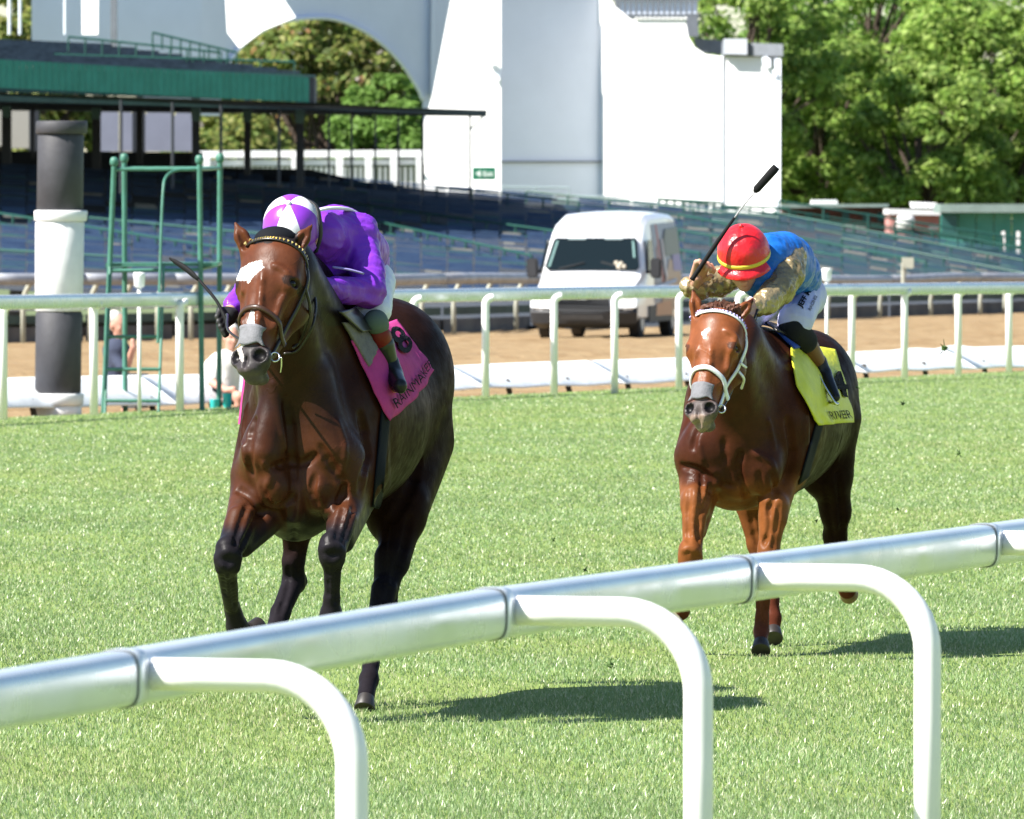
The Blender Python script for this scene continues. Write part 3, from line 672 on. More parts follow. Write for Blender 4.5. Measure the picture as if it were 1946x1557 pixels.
# roof post, columns and posts
for (x, w, yb, Y) in ((12, 18, 300, 186), (62, 6, 290, 190), (183, 16, 310, 186), (265, 12, 300, 190), (372, 15, 330, 180), (470, 13, 322, 184), (570, 15, 345, 181)):
    MB().prism([(x - w / 2, 182), (x + w / 2, 182), (x + w / 2, yb + 12), (x - w / 2, yb + 12)], Y, w * M(Y)).build('column', M_darkst, st)
    if w > 12: MB().prism([(x - 9, 196 + x * .02), (x + 9, 196 + x * .02), (x + 8, 216 + x * .02), (x + 4, 224 + x * .02), (x - 8, 222 + x * .02)], Y - .6, .5).build('capital', M_cap, st)
for x, y0, y1 in ((230, 190, 360), (328, 195, 350), (420, 200, 350), (530, 205, 345), (625, 209, 348), (668, 211, 350), (713, 213, 352), (757, 214, 356), (803, 215, 368), (893, 218, 372)):
    Y = Yb_(x) + .3; MB().tube([P(x, y0, Y), P(x, y1 + 8, Y)], .033 if x > 600 else .045, 8).build('post', M_darkst, st)
MB().tube([P(893, 247, 184), P(920, 220, 184)], .03, 6).build('bracket', M_cap, st)
# back wall below the floor of the stand and bays seen through it
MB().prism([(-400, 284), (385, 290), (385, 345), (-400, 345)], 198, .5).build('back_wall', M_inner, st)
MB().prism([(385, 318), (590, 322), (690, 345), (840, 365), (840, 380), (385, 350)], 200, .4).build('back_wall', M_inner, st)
M_baywall = mat('pale_bay_wall', (.21, .22, .28), rough=.9, var=.08, vscale=1); M_baywarm = mat('cream_bay_wall', (.34, .32, .28), rough=.9)
for (x0, x1, y0, y1, m_) in ((20, 55, 196, 282, M_baywarm), (-40, 6, 196, 278, M_baywarm), (190, 225, 208, 288, M_baywall), (230, 251, 210, 288, M_baywall), (276, 327, 212, 288, M_baywall), (331, 366, 214, 288, M_baywall)):
    MB().prism([(x0, y1), (x0, y0 + 8), (x0 + 5, y0), (x1 - 5, y0), (x1, y0 + 8), (x1, y1)], 204, .4).build('bay_panel', m_, st)
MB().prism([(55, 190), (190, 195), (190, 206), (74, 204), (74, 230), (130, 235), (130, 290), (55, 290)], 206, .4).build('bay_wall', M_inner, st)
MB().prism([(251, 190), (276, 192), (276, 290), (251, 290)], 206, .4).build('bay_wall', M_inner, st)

# ------------------------------------------------------------------ white building with the arch
def wallmat(name, c, st_=.3): return mat(name, c, rough=.75, var=.035, vscale=.6, bump=.15, bscale=4, bdist=.03)
M_wall = wallmat('white_wall', (.80, .80, .80)); M_wall2 = wallmat('shaded_white_wall', (.72, .77, .86)); M_trim = mat('shade_grey_trim', (.17, .185, .21), rough=.7, var=.15, vscale=2)  # bluish shade put into the second wall colour, parapet shade into the trim
bd = thing('white_building', P(800, 395, 240), 'tall white painted building with a great arch and a curved gable', 'building')
turn = lambda Y0, x0, k: (lambda x: Y0 + (x - x0) / 48.0 * k)
arch = [(430, 125), (452, 95), (480, 70), (510, 52), (545, 39), (600, 33), (640, 38), (680, 54), (720, 83), (755, 120), (782, 158), (798, 195)]
Wa = turn(236, 430, .62)
MB().prism([(383, -60), (870, -60), (870, 370), (803, 370), (803, 182), (792, 158), (765, 122), (730, 86), (690, 57), (645, 38), (600, 33), (545, 39), (510, 52), (480, 70), (452, 95), (430, 125), (418, 150), (418, 220), (383, 220)], Wa, 1.6).build('arch_wall', M_wall2, bd)
mb = MB(); mb.tube([P(x, y, Wa(x) - .08) for x, y in spline([(430, 125), (452, 95), (480, 70), (510, 52), (545, 39), (600, 33), (645, 38), (690, 57), (730, 86), (765, 122), (795, 168), (804, 190)], 4)], .10, 6); mb.build('arch_moulding', M_wall2, bd, True)
MB().prism([(427, -30), (520, -30), (562, 33), (500, 58), (455, 92), (432, 62)], turn(233.6, 430, -1.4), .5).build('arch_lit_patch', M_wall, bd)  # sunlit patch of the arch, added as its own white piece
MB().prism([(820, -60), (829, -60), (829, 182), (818, 182)], lambda x: Wa(x) - .25, .3).build('pilaster_edge', M_wall2, bd)
# walls left of the arch, one lit pier
MB().prism([(60, -60), (385, -60), (385, 220), (60, 120)], turn(240, 60, .6), 1.0).build('side_wall', M_wall2, bd)
MB().prism([(210, -60), (222, -60), (222, 95), (210, 95)], 238.0, .5).build('downpipe', M_trim, bd)
MB().prism([(155, -60), (187, -60), (186, 66), (156, 66)], turn(226, 155, -1.5), .6).build('pier', M_wall, bd)
for x in (18, 38, 124): MB().tube([P(x, -40, 228), P(x, 66, 228)], .06, 8).build('thin_pier', M_wall2, bd)
# tapered buttress, shaded recess, lit gable
Wt = turn(231.4, 800, -.5)
MB().prism([(868, -60), (952, -60), (952, 372), (806, 372), (806, 232), (822, 180)], Wt, 1.4).build('buttress', M_wall, bd)
Wr = turn(229.85, 950, .30)
MB().prism([(950, -60), (1152, -60), (1152, 405), (950, 405)], Wr, 1.0).build('recessed_wall', M_wall2, bd)
MB().prism([(952, 306), (1150, 306), (1150, 309), (952, 309)], lambda x: Wr(x) - .08, .2).build('wall_ledge', M_trim, bd)
Wg = turn(230.95, 1144, -.5)
MB().prism([(1144, 410), (1144, 52), (1130, 22), (1108, -20), (1135, -60), (1150, -20), (1168, 12), (1200, 38), (1300, 36), (1304, 48), (1308, 70), (1320, 90), (1340, 103), (1375, 108), (1480, 108), (1480, 412)], Wg, 2.0).build('gable_wall', M_wall, bd)
MB().prism([(1371, 106), (1374, 106), (1374, 410), (1371, 410)], lambda x: Wg(x) - .10, .12).build('pilaster_edge', M_wall2, bd)
MB().prism([(1473, 112), (1484, 112), (1483, 412), (1474, 412)], lambda x: Wg(x) - .25, .8).build('corner_strip', M_wall2, bd)
MB().prism([(1374, 80), (1488, 84), (1488, 107), (1374, 105)], lambda x: Wg(x) - .25, 2.4).build('parapet_cap', M_trim, bd)
MB().prism([(1376, 74), (1420, 74), (1420, 104), (1376, 103)], lambda x: Wg(x) - .45, 1.4).build('parapet_block', mat('pale_shade_trim', (.36, .38, .42), rough=.8), bd)  # block in shade: the shade is put into its grey
for i in range(12):
    x = 1206 + i * 8.4; MB().prism([(x, 36), (x + 4, 32), (x + 8.2, 36)], lambda x: Wg(x) - .12, .4).build('roof_tile_end', M_wall, bd)
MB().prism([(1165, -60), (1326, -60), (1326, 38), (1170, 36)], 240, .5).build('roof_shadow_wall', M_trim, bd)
for i in range(14):
    x = 1180 + i * 10.6; MB().prism([(x, 1), (x + 5.5, 1), (x + 5.5, 27), (x, 27)], 236.6, .3).build('baluster', M_wall2, bd)
MB().prism([(1160, -14), (1330, -14), (1330, 1), (1160, 1)], 236.5, .6).build('balustrade_rail', M_trim, bd)
MB().prism([(1160, 27.4), (1330, 27.4), (1330, 33), (1160, 33)], 236.5, .6).build('balustrade_rail', M_trim, bd)
MB().prism([(1302, 26), (1326, 26), (1328, 70), (1306, 70)], 236.2, .6).build('parapet_block', M_trim, bd)
MB().prism([(1318, 72), (1374, 78), (1374, 104), (1335, 100), (1322, 88)], 236.8, .6).build('parapet_wall', M_trim, bd)
for (x, y, w, h, Wf) in ((932, 118, 13, 14, Wt), (943, 147, 10, 14, Wt), (1456, 118, 16, 22, Wg), (1472, 140, 8, 16, Wg)):
    o = MB().prism([(x - w / 2, y - h / 3), (x, y - h / 2), (x + w / 2, y - h / 4), (x + w / 2, y + h / 2), (x - w / 3, y + h / 3)], lambda q: Wf(q) - .35, .36).build('wall_lamp', M_wall2, bd)
# exit sign
sg = thing('exit_sign', P(920, 332, 229.6), 'small green sign reading Exit on the white buttress', 'sign')
MB().prism([(898, 318), (942, 318), (942, 342), (898, 342)], 228.4, .06).build('sign_board', mat('sign_green', (.012, .17, .09), rough=.5), sg)
# ------------------------------------------------------------------ low buildings, fences and railings at the back
def lab(o, *a): return tag(o, *a)
M_brick = mat('dark_brick', (.10, .045, .035), rough=.9, col2=(.16, .07, .055), vscale=1.5, bump=.5, bscale=8, bdist=.05)
M_pinkw = mat('pink_wall', (.52, .24, .22), rough=.9, var=.08, vscale=2); M_teal = mat('teal_panel', (.025, .20, .165), rough=.6, col2=(.06, .26, .22), vscale=.6)
M_teald = mat('dark_teal_door', (.012, .08, .075), rough=.6); M_roofg = mat('grey_green_roof', (.20, .27, .25), rough=.8, var=.2, vscale=1)
b = thing('brick_building', P(1590, 430, 236), 'low dark brick building between the white gable and the pink shed', 'building')
MB().prism([(1486, 396), (1689, 394), (1689, 470), (1486, 470)], 236, 6).build('wall', M_brick, b)
MB().prism([(1484, 388), (1689, 388), (1689, 393.5), (1484, 395.5)], 235.5, 7).build('roof', M_roofg, b)
MB().prism([(1544, 380), (1590, 380), (1594, 391), (1542, 391)], 236, 2).build('roof_vent', M_wall, b)
for x in (1500, 1530, 1562, 1600, 1640, 1668): MB().prism([(x, 404), (x + 14, 404), (x + 14, 422), (x, 422)], 235.8, .1).build('shutter', M_teald, b)
b = thing('pink_shed', P(1738, 440, 232), 'small pink shed with a white fascia below the trees at the right', 'shed')
MB().prism([(1691, 408), (1785, 410), (1785, 480), (1691, 480)], 232, 5).build('wall', M_pinkw, b)
MB().prism([(1689, 397), (1787, 400), (1787, 409.5), (1689, 407.5)], 231.7, 5.6).build('fascia', M_white, b)
MB().prism([(1733, 384), (1780, 386), (1784, 396), (1735, 395)], 233, 2).build('roof_vent', M_wall, b)
MB().prism([(1765, 430), (1785, 430), (1785, 436), (1765, 436)], 231.9, .1).build('sill', M_white, b)
o = MB().lathe([(.18, 0), (.34, .05), (.36, .5), (.30, .62), (.1, .68)], tuple(P(1721, 442, 231)), 18).build('water_tank', M_white, None, True, base=P(1721, 442, 231)); lab(o, 'round white tank standing in front of the pink shed', 'tank')
b = thing('green_pavilion', P(1880, 450, 228), 'teal green panelled pavilion at the right edge below the trees', 'building')
x = 1787
while x < 2130: MB().prism([(x + .6, 405), (x + 33, 405), (x + 33, 500), (x + .6, 500)], 228 + (.15 if int(x) % 2 else 0), .3).build('panel', M_teal, b); x += 34
MB().prism([(1787, 388), (2130, 388), (2130, 404), (1787, 404)], 227.6, 6).build('roof', M_roofg, b)
MB().prism([(1790, 408), (1818, 408), (1818, 446), (1790, 446)], 227.8, .15).build('door', M_teald, b)
for x in (1904, 1932): MB().prism([(x, 440), (x + 6, 440), (x + 6, 482), (x, 482)], 226.5, .2).build('white_post', M_wall, b)
wf = thing('white_fence', P(700, 340, 216), 'white panelled fence seen under the stand roof before the arch', 'fence')
MB().prism([(380, 287), (806, 285), (806, 299), (380, 300)], 216, .3).build('top_rail', M_wall, wf); MB().prism([(380, 304), (806, 303), (806, 313), (380, 316)], 216.1, .2).build('middle_rail', M_wall, wf)
for x in (392, 470, 560, 645, 700, 748, 797): MB().prism([(x - 7, 300), (x + 7, 300), (x + 7, 380), (x - 7, 380)], 215.8, .3).build('post', M_wall, wf)
for k, (x0, x1) in enumerate(((400, 462), (478, 552), (568, 637), (653, 692), (708, 740), (756, 789))):
    n = max(3, int((x1 - x0) / 9)); mb = MB()
    for i in range(n): q = x0 + (x1 - x0) * i / n; mb.prism([(q, 318), (q + 6.2, 318), (q + 6.2, 372), (q, 372)], 216.2, .08)
    mb.build('picket_panel', M_wall, wf)
hd = thing('hedge_wall', P(700, 360, 222), 'dark planted bank behind the white fence', 'bank'); MB().prism([(380, 312), (806, 312), (806, 390), (380, 390)], 222, 2).build('bank', mat('dark_bank', (.03, .045, .02), rough=1, var=.4, vscale=2), hd)
def railing(x0, y0, x1, y1, h0, h1, n, Y, r, m, label, name='railing'):
    a = thing(name, P((x0 + x1) / 2, y1 + h1, Y), label, 'railing'); T0, T1, B0, B1 = P(x0, y0, Y), P(x1, y1, Y), P(x0, y0 + h0, Y), P(x1, y1 + h1, Y)
    MB().tube([T0, T1], r, 6).build('top_rail', m, a); MB().tube([T0.lerp(B0, .5), T1.lerp(B1, .5)], r * .7, 6).build('middle_rail', m, a)
    for i in range(n + 1): MB().tube([T0.lerp(T1, i / n), B0.lerp(B1, i / n)], r * .9, 6).build('post', m, a)
M_grey = mat('grey_railing', (.30, .38, .40), rough=.5)
railing(955, 355, 1082, 357, 40, 44, 2, 214, .03, M_grey, 'thin grey railing in front of the shaded wall recess')
railing(1086, 373, 1250, 375, 30, 34, 2, 212, .03, M_grey, 'low grey railing at the foot of the lit gable wall')
railing(1252, 379, 1372, 386, 28, 28, 8, 208, .05, M_hr, 'dark green railing with close posts at the foot of the gable')
railing(1375, 392, 1500, 396, 26, 26, 5, 208, .04, M_hr, 'green railing at the corner of the white building')
o = MB().prism([(560, 352), (875, 372), (880, 392), (560, 380)], 204.5, .8).build('dark_planter', mat('dark_wood', (.02, .025, .045), rough=.8), None, base=P(720, 380, 204.5)); lab(o, 'long dark box running along the top of the terrace', 'box')

# ------------------------------------------------------------------ trees
M_bark = mat('bark', (.09, .065, .05), rough=.95, bump=1, bscale=6, bdist=.1)
M_leaf = mat('leaves', attr=True, rough=.6, spec=.25, trans=.48)
def tree(name, label, px, Y, ztop, rad, zlow, pal, n_cl=85, leaves=190, seed=1, lsz=.20, group='trees behind the racecourse buildings', blossom=0.0):
    r = np.random.default_rng(seed); c = P(px, 400, Y); zg = -3.2; Y = c.y
    t = thing(name, (c.x, Y, zg), label, 'tree', group); base = np.array((c.x, Y, zg)); zc = (ztop + zlow) / 2; rz = (ztop - zlow) / 2
    n_cl = int(n_cl * 1.4); leaves = int(leaves * .85)
    D = r.normal(size=(n_cl, 3)); D /= np.linalg.norm(D, axis=1)[:, None]; rr = r.uniform(.45, 1.0, n_cl) ** .5
    Cc = np.array((c.x, Y, zc)) + D * rr[:, None] * np.array((rad, rad * .9, rz)) * (1 + .16 * vnoise(D, 3.2, seed))[:, None]
    mb = MB(); top = Vector((c.x, Y, zlow + rz * .7)); b0 = Vector(base)
    mb.tube([b0, b0.lerp(top, .4) + Vector((.2, 0, 0)), b0.lerp(top, .75), top], [.42, .34, .26, .16], 10)
    for i in range(0, n_cl, 3):
        e = Vector(Cc[i]); s = b0.lerp(top, r.uniform(.35, .95)); m = s.lerp(e, .5) + Vector((r.normal() * .4, r.normal() * .4, .5)); mb.tube([s, m, e], [.16, .10, .04], 6)
    mb.build('trunk', M_bark, t)
    cr = r.uniform(.55, 1.25, n_cl) * rad * .19; k = np.repeat(np.arange(n_cl), leaves); n = len(k)
    q = r.normal(size=(n, 3)); q /= np.linalg.norm(q, axis=1)[:, None]; q *= (r.uniform(0, 1, n) ** .45)[:, None]
    Pp = Cc[k] + q * cr[k][:, None] * np.array((1.25, 1.25, .75)); Pp[:, 2] -= .25 * (q[:, 0] ** 2 + q[:, 1] ** 2) * cr[k]
    nn = q + r.normal(size=(n, 3)) * .7 + np.array((0, 0, .7)); nn /= np.linalg.norm(nn, axis=1)[:, None]
    u = np.cross(nn, r.normal(size=(n, 3))); u /= np.linalg.norm(u, axis=1)[:, None]; v = np.cross(nn, u); s = r.uniform(.6, 1.3, n) * lsz
    V = np.stack([Pp - u * s[:, None], Pp - v * s[:, None] * .55, Pp + u * s[:, None], Pp + v * s[:, None] * .55], 1)
    pal = np.array(pal); C = pal[r.integers(0, len(pal), n)] * r.uniform(.75, 1.25, n)[:, None] * r.uniform(.8, 1.2, n_cl)[k][:, None]
    if blossom: m_ = r.uniform(0, 1, n) < blossom; C[m_] = np.array([(.45, .25, .12), (.5, .42, .15), (.5, .45, .42)])[r.integers(0, 3, m_.sum())]
    part('crown', V.reshape(-1, 3), (np.arange(n)[:, None] * 4 + np.array([[0, 1, 2, 3]])), M_leaf, t, False, np.repeat(C, 4, 0))
GR = [(.22, .345, .07), (.28, .40, .08), (.175, .285, .055), (.34, .45, .12)]
DK = [(.17, .24, .055), (.26, .30, .075), (.12, .17, .045), (.33, .33, .11)]; GD = [(.16, .28, .06), (.19, .32, .07)]
tree('broadleaf_tree', 'bright green tree right behind the balustrade of the white building', 1405, 282, 14.5, 4.6, 4.0, GR, seed=1)
tree('broadleaf_tree', 'bright green tree whose lower boughs hang beside the white gable corner', 1560, 288, 11.0, 4.4, .2, GR, seed=2, n_cl=100)
tree('broadleaf_tree', 'tall green tree with bare grey limbs showing, above the brick building', 1640, 300, 17.0, 5.2, 4.5, GR, seed=3, n_cl=90)
tree('broadleaf_tree', 'round green tree directly above the pink shed', 1745, 284, 9.0, 4.2, -.2, GR, seed=4, n_cl=95)
tree('broadleaf_tree', 'wide light green tree above the teal pavilion', 1865, 290, 13.0, 5.0, .8, GR, seed=5, n_cl=105)
tree('broadleaf_tree', 'tall tree at the right edge of the picture', 2010, 296, 15.5, 5.2, 0, GR, seed=6, n_cl=90)
tree('broadleaf_tree', 'darker tree filling the gap behind the other trees at the right', 1500, 312, 13, 5.5, 0, GD, seed=7, n_cl=90, leaves=120)
tree('broadleaf_tree', 'dark tree deep behind, between the pink shed and the pavilion', 1800, 316, 15, 6.5, -1, GD, seed=8, n_cl=100, leaves=120)
tree('broadleaf_tree', 'green tree standing beyond the right edge of the teal pavilion', 2230, 292, 14, 5.2, 0, GR, seed=21, n_cl=80)
tree('broadleaf_tree', 'olive green tree beyond the left end of the covered stand', -230, 262, 12, 5.0, 0, DK, seed=22, n_cl=80, lsz=.22)
tree('flowering_tree', 'yellowing tree with pale blossom in the top of the arch', 610, 262, 12.5, 4.0, 1.2, DK, seed=11, blossom=.08, lsz=.20, n_cl=100)
tree('flowering_tree', 'yellowing tree at the left side of the arch', 500, 268, 8.6, 3.6, 1.0, DK, seed=12, blossom=.10, lsz=.20)
tree('broadleaf_tree', 'dark green tree at the right side of the arch', 745, 258, 7.6, 2.8, .4, GD, seed=13, lsz=.18, n_cl=90)
tree('broadleaf_tree', 'low olive green tree seen between the columns of the covered stand', 440, 256, 5.8, 3.2, .4, DK, seed=14, lsz=.20)
tree('broadleaf_tree', 'olive green tree far left behind the covered stand', 30, 262, 13.5, 4.2, .8, DK, seed=15, lsz=.20)
tree('broadleaf_tree', 'large dark tree behind the arch trees', 600, 285, 15, 5.5, -.5, GD, seed=16, n_cl=90, leaves=120)

# ------------------------------------------------------------------ van
M_vanw = mat('white_van_paint', (.80, .81, .83), rough=.25, coat=.6, var=.03, vscale=1.5); M_vang = mat('van_glass', (.008, .014, .018), rough=.1, spec=.10)
M_vanb = mat('black_bumper', (.022, .023, .027), rough=.55, var=.2, vscale=6); M_tyre = mat('tyre', (.03, .027, .025), rough=.9, var=.3, vscale=8); M_rim = mat('steel_rim', (.40, .42, .46), rough=.4, metal=.6)
M_lamp = mat('headlamp_glass', (.80, .82, .84), rough=.1, coat=1)
VY = 121.0; v0 = P(1108, 645, VY); v0.z = gz(v0.x, v0.y + 1)
vn = thing('van', v0, 'white high roofed van with printed sides driving on the dirt track', 'van')
ax = Vector((.185, .985, 0)).normalized(); rt = Vector((ax.y, -ax.x, 0))
def vp(u, v, w): return v0 + rt * (u * 1.07) + ax * v + Vector((0, 0, w))
# sections: v, bottom, top, half width low, half width top
SEC = [(-.02, .50, .82, .80, .74), (.06, .42, .98, .93, .84), (.30, .38, 1.12, .98, .88), (.70, .36, 1.24, 1.0, .90), (.98, .36, 1.33, 1.01, .90), (1.20, .36, 1.66, 1.01, .90), (1.42, .36, 1.98, 1.01, .885), (1.62, .36, 2.20, 1.01, .87),
       (1.95, .36, 2.40, 1.01, .85), (2.5, .36, 2.52, 1.01, .84), (4.2, .36, 2.56, 1.01, .84), (5.5, .36, 2.52, 1.0, .84), (5.62, .42, 2.44, .97, .80)]
V = []; 
for (v, zb, zt, hb, ht) in SEC:
    m_ = min(1.25, zb + (zt - zb) * .7); R_ = [(0, zb), (hb * .93, zb), (hb, zb + .08), (hb, (zb + m_) / 2), (hb * .995, m_), (ht + (hb - ht) * .25, zt - (zt - m_) * .30), (ht, zt - .13 * min(1, zt / 2)), (ht - .10, zt - .03), (ht * .5, zt), (0, zt + .01)]
    ring = R_ + [(-x, z) for x, z in R_[-2:0:-1]]
    V += [vp(x, v, z) for x, z in ring]
n = len(ring); Fc = [(i * n + k, (i + 1) * n + k, (i + 1) * n + (k + 1) % n, i * n + (k + 1) % n) for i in range(len(SEC) - 1) for k in range(n)] + [tuple(range(n)), tuple(range(len(V) - 1, len(V) - n - 1, -1))]
body = part('body', V, Fc, M_vanw, vn, True); autosmooth(body, 32)
def quadp(name, pts, m, par, th=.012, nrm=None):
    A = [vp(*p) for p in pts]; nn = (A[1] - A[0]).cross(A[2] - A[0]).normalized() * th
    if nrm is not None and nn.dot(rt * nrm[0] + ax * nrm[1] + Vector((0, 0, nrm[2]))) < 0: nn = -nn
    k = len(A); return part(name, A + [a + nn for a in A], [tuple(range(k)), tuple(range(2 * k - 1, k - 1, -1))] + [(i, i + k, (i + 1) % k + k, (i + 1) % k) for i in range(k)], m, par)
W = (0, -1, .5)
ws = quadp('windscreen', [(-.84, 1.00, 1.375), (.84, 1.00, 1.375), (.90, 1.04, 1.44), (.80, 1.42, 1.96), (.76, 1.455, 2.01), (-.76, 1.455, 2.01), (-.80, 1.42, 1.96), (-.90, 1.04, 1.44)], M_vang, vn, .035, W)
for s in (-1, 1):
    quadp('headlight', [(s * .56, -.08, .60), (s * .99, .06, .62), (s * .99, .20, .92), (s * .60, .02, .88)], M_lamp, vn, .05, W)
    quadp('side_window', [(s * 1.018, 1.30, 1.34), (s * 1.018, 2.05, 1.32), (s * .955, 2.05, 1.98), (s * .955, 1.62, 1.98)], M_vang, vn, .02, (s, 0, 0))
    for (vv, kk) in ((.95, 0), (4.55, 1)):
        c = vp(s * .86, vv, .35); a = rt * .12
        tw = MB().tube([c - a, c - a * .8, c + a * .8, c + a], [.30, .35, .35, .30], 24).build('wheel', M_tyre, vn, True); autosmooth(tw, 40)
        MB().tube([c + a * 1.02 * s, c + a * 1.06 * s], [.20, .19], 18).build('rim', M_rim, tw)
    m0 = vp(s * 1.18, 1.28, 1.42); R3 = Matrix((rt, ax, Vector((0, 0, 1)))).transposed()
    o = MB().box(m0, (.22, .16, .40), R3).box(vp(s * 1.04, 1.30, 1.34), (.20, .06, .07), R3).build('mirror', M_vanb, vn)
    bm = bmesh.new(); bm.from_mesh(o.data); bmesh.ops.bevel(bm, geom=bm.edges[:], offset=.03, segments=2, affect='EDGES'); bm.to_mesh(o.data); bm.free()
R3 = Matrix((rt, ax, Vector((0, 0, 1)))).transposed()
bp = MB()
VV = []
for (z, hw, v) in ((.22, .88, .08), (.32, 1.0, -.08), (.54, 1.02, -.14), (.64, 1.01, -.06)):
    for u in np.linspace(-1, 1, 13): VV.append(vp(u * hw, v + .22 * abs(u) ** 4, z))
for (z, hw, v) in ((.64, 1.0, .34), (.22, .85, .40)):
    for u in np.linspace(-1, 1, 13): VV.append(vp(u * hw, v + .1 * abs(u) ** 4, z))
bmp = part('bumper', VV, [(i * 13 + k, i * 13 + k + 1, ((i + 1) % 6) * 13 + k + 1, ((i + 1) % 6) * 13 + k) for i in range(6) for k in range(12)], M_vanb, vn, True); autosmooth(bmp, 40)
M_vanb2 = mat('dark_grille', (.015, .016, .018), rough=.6)
gr = quadp('grille', [(-.54, -.11, .56), (.54, -.11, .56), (.50, -.05, .90), (-.50, -.05, .90)], M_vanb2, vn, .03, W)
for i in range(3): quadp('grille_bar', [(-.50, -.10, .64 + .075 * i), (.50, -.13, .64 + .075 * i), (.49, -.125, .655 + .075 * i), (-.49, -.125, .655 + .075 * i)], M_vanb, gr, .02, W)
quadp('badge', [(-.14, -.12, .84), (-.09, -.12, .80), (.09, -.12, .80), (.14, -.12, .84), (.09, -.11, .89), (-.09, -.11, .89)], M_lamp, vn, .03, W)
quadp('lower_grille', [(-.42, -.15, .40), (.42, -.15, .40), (.40, -.16, .50), (-.40, -.16, .50)], M_tyre, vn, .01, W)
VB = BVHTree.FromPolygons([tuple(v) for v in V], Fc)
for s in (-1, 1):
    quadp('wiper', [(s * .62 - .01, .985, 1.41), (s * .62 + .03, .985, 1.40), (s * .16 + .02, 1.06, 1.52), (s * .16, 1.06, 1.53)], M_vanb2, ws, .03, W)
    quadp('sun_visor', [(s * .18, 1.40, 1.975), (s * .52, 1.40, 1.975), (s * .52, 1.43, 2.01), (s * .18, 1.43, 2.01)], mat('visor_grey', (.20, .26, .27), rough=.7), ws, .03, W)
    quadp('windscreen_reflection', [(s * .84, 1.03, 1.43), (s * .80, 1.03, 1.43), (s * .70, 1.40, 1.95), (s * .74, 1.40, 1.95)], mat('teal_reflection', (.10, .20, .19), rough=.4), ws, .03, W)  # teal strips put a reflection onto the opaque glass
for (u, w, r_) in ((.46, 1.52, .05), (.55, 1.50, .055), (.52, 1.45, .06), (.62, 1.45, .045)):
    c = vp(u, 1.02 + (w - 1.44) * .72, w) - ax * .03; o = MB().lathe([(r_ * .5, -r_), (r_, -r_ * .3), (r_ * .9, r_ * .5), (r_ * .3, r_)], tuple(c), 10).build('dashboard_flower', mat('pale_flower', (.45, .40, .32), rough=.9), ws, True)
pr = [('side_shade', (.20, .25, .34), [(2.15, .72), (5.5, .72), (5.52, 2.35), (2.6, 2.3), (2.2, 1.2)]), ('red_print', (.36, .05, .05), [(3.0, .95), (3.25, .95), (3.2, 2.3), (3.0, 2.3)]), ('red_print', (.30, .07, .06), [(2.6, 1.3), (2.85, 1.35), (2.9, 1.9), (2.7, 1.8)]), ('tan_print', (.42, .25, .14), [(2.9, .55), (5.2, .55), (5.3, 1.5), (4.1, 1.6), (3.0, 1.0)]),  # first patch puts the bluish shade of the van side into colour
      ('orange_print', (.50, .18, .07), [(2.2, .45), (4.2, .45), (4.0, .75), (2.3, .7)]), ('purple_print', (.16, .10, .36), [(4.4, 1.35), (5.45, 1.35), (5.45, 1.85), (4.5, 1.8)]), ('dark_print', (.05, .07, .06), [(3.6, 1.65), (5.5, 1.7), (5.5, 2.25), (4.0, 2.2), (3.7, 2.0)]), ('pale_print', (.55, .52, .56), [(3.3, 1.0), (3.5, 1.0), (3.55, 2.0), (3.35, 2.0)]),
      ('blue_print', (.20, .35, .62), [(2.4, 1.0), (4.6, 1.12), (4.6, 1.2), (2.4, 1.08)])]
for k, (nm, c, pts) in enumerate(pr):
    bm = bmesh.new(); f_ = bm.faces.new([bm.verts.new((v, w, 0)) for v, w in pts]); bmesh.ops.triangulate(bm, faces=[f_])
    for it in range(3): bmesh.ops.subdivide_edges(bm, edges=bm.edges[:], cuts=1, use_grid_fill=True)
    W_ = []
    for q in bm.verts:
        h_ = VB.ray_cast(vp(3, q.co.x, q.co.y), -rt); W_.append((h_[0] if h_[0] else vp(1, q.co.x, q.co.y)) + rt * (.010 + .004 * k))
    part('side_print', W_, [tuple(q.index for q in f_.verts) for f_ in bm.faces], mat(nm, c, rough=.4), vn); bm.free()
sill = quadp('side_sill', [(1.015, 1.4, .34), (1.015, 4.1, .34), (1.015, 4.1, .66), (1.015, 1.4, .66)], M_vanb, vn, .02, (1, 0, 0))
# ------------------------------------------------------------------ horses
M_coat = mat('horse_coat', attr=True, aspec=True, rough=0.42, spec=0.17, var=0.26, vscale=13, bump=0.30, bscale=18, bdist=0.006, rvar=0.10, veins=True)
M_eye = mat('horse_eye', (0.006, 0.004, 0.003), rough=0.12, spec=.3)
M_hoof = mat('hoof', (0.025, 0.021, 0.02), rough=0.5, var=0.3, vscale=30)
M_leather = mat('black_leather', (0.018, 0.014, 0.013), rough=0.35, bump=0.3, bscale=200, bdist=0.002)
M_brownleather = mat('brown_leather', (0.05, 0.022, 0.012), rough=0.4, bump=0.3, bscale=200, bdist=0.002)
M_metal = mat('bit_metal', (0.75, 0.75, 0.76), rough=0.2, metal=1.0)
M_gold = mat('brass', (0.85, 0.66, 0.25), rough=0.3, metal=0.7)
M_whitestrap = mat('white_leather', (0.78, 0.78, 0.82), rough=0.4, var=0.08, vscale=40)
M_strip = mat('nasal_strip', (0.15, 0.15, 0.165), rough=0.75, var=0.15, vscale=60, bump=0.5, bscale=150, bdist=0.003)

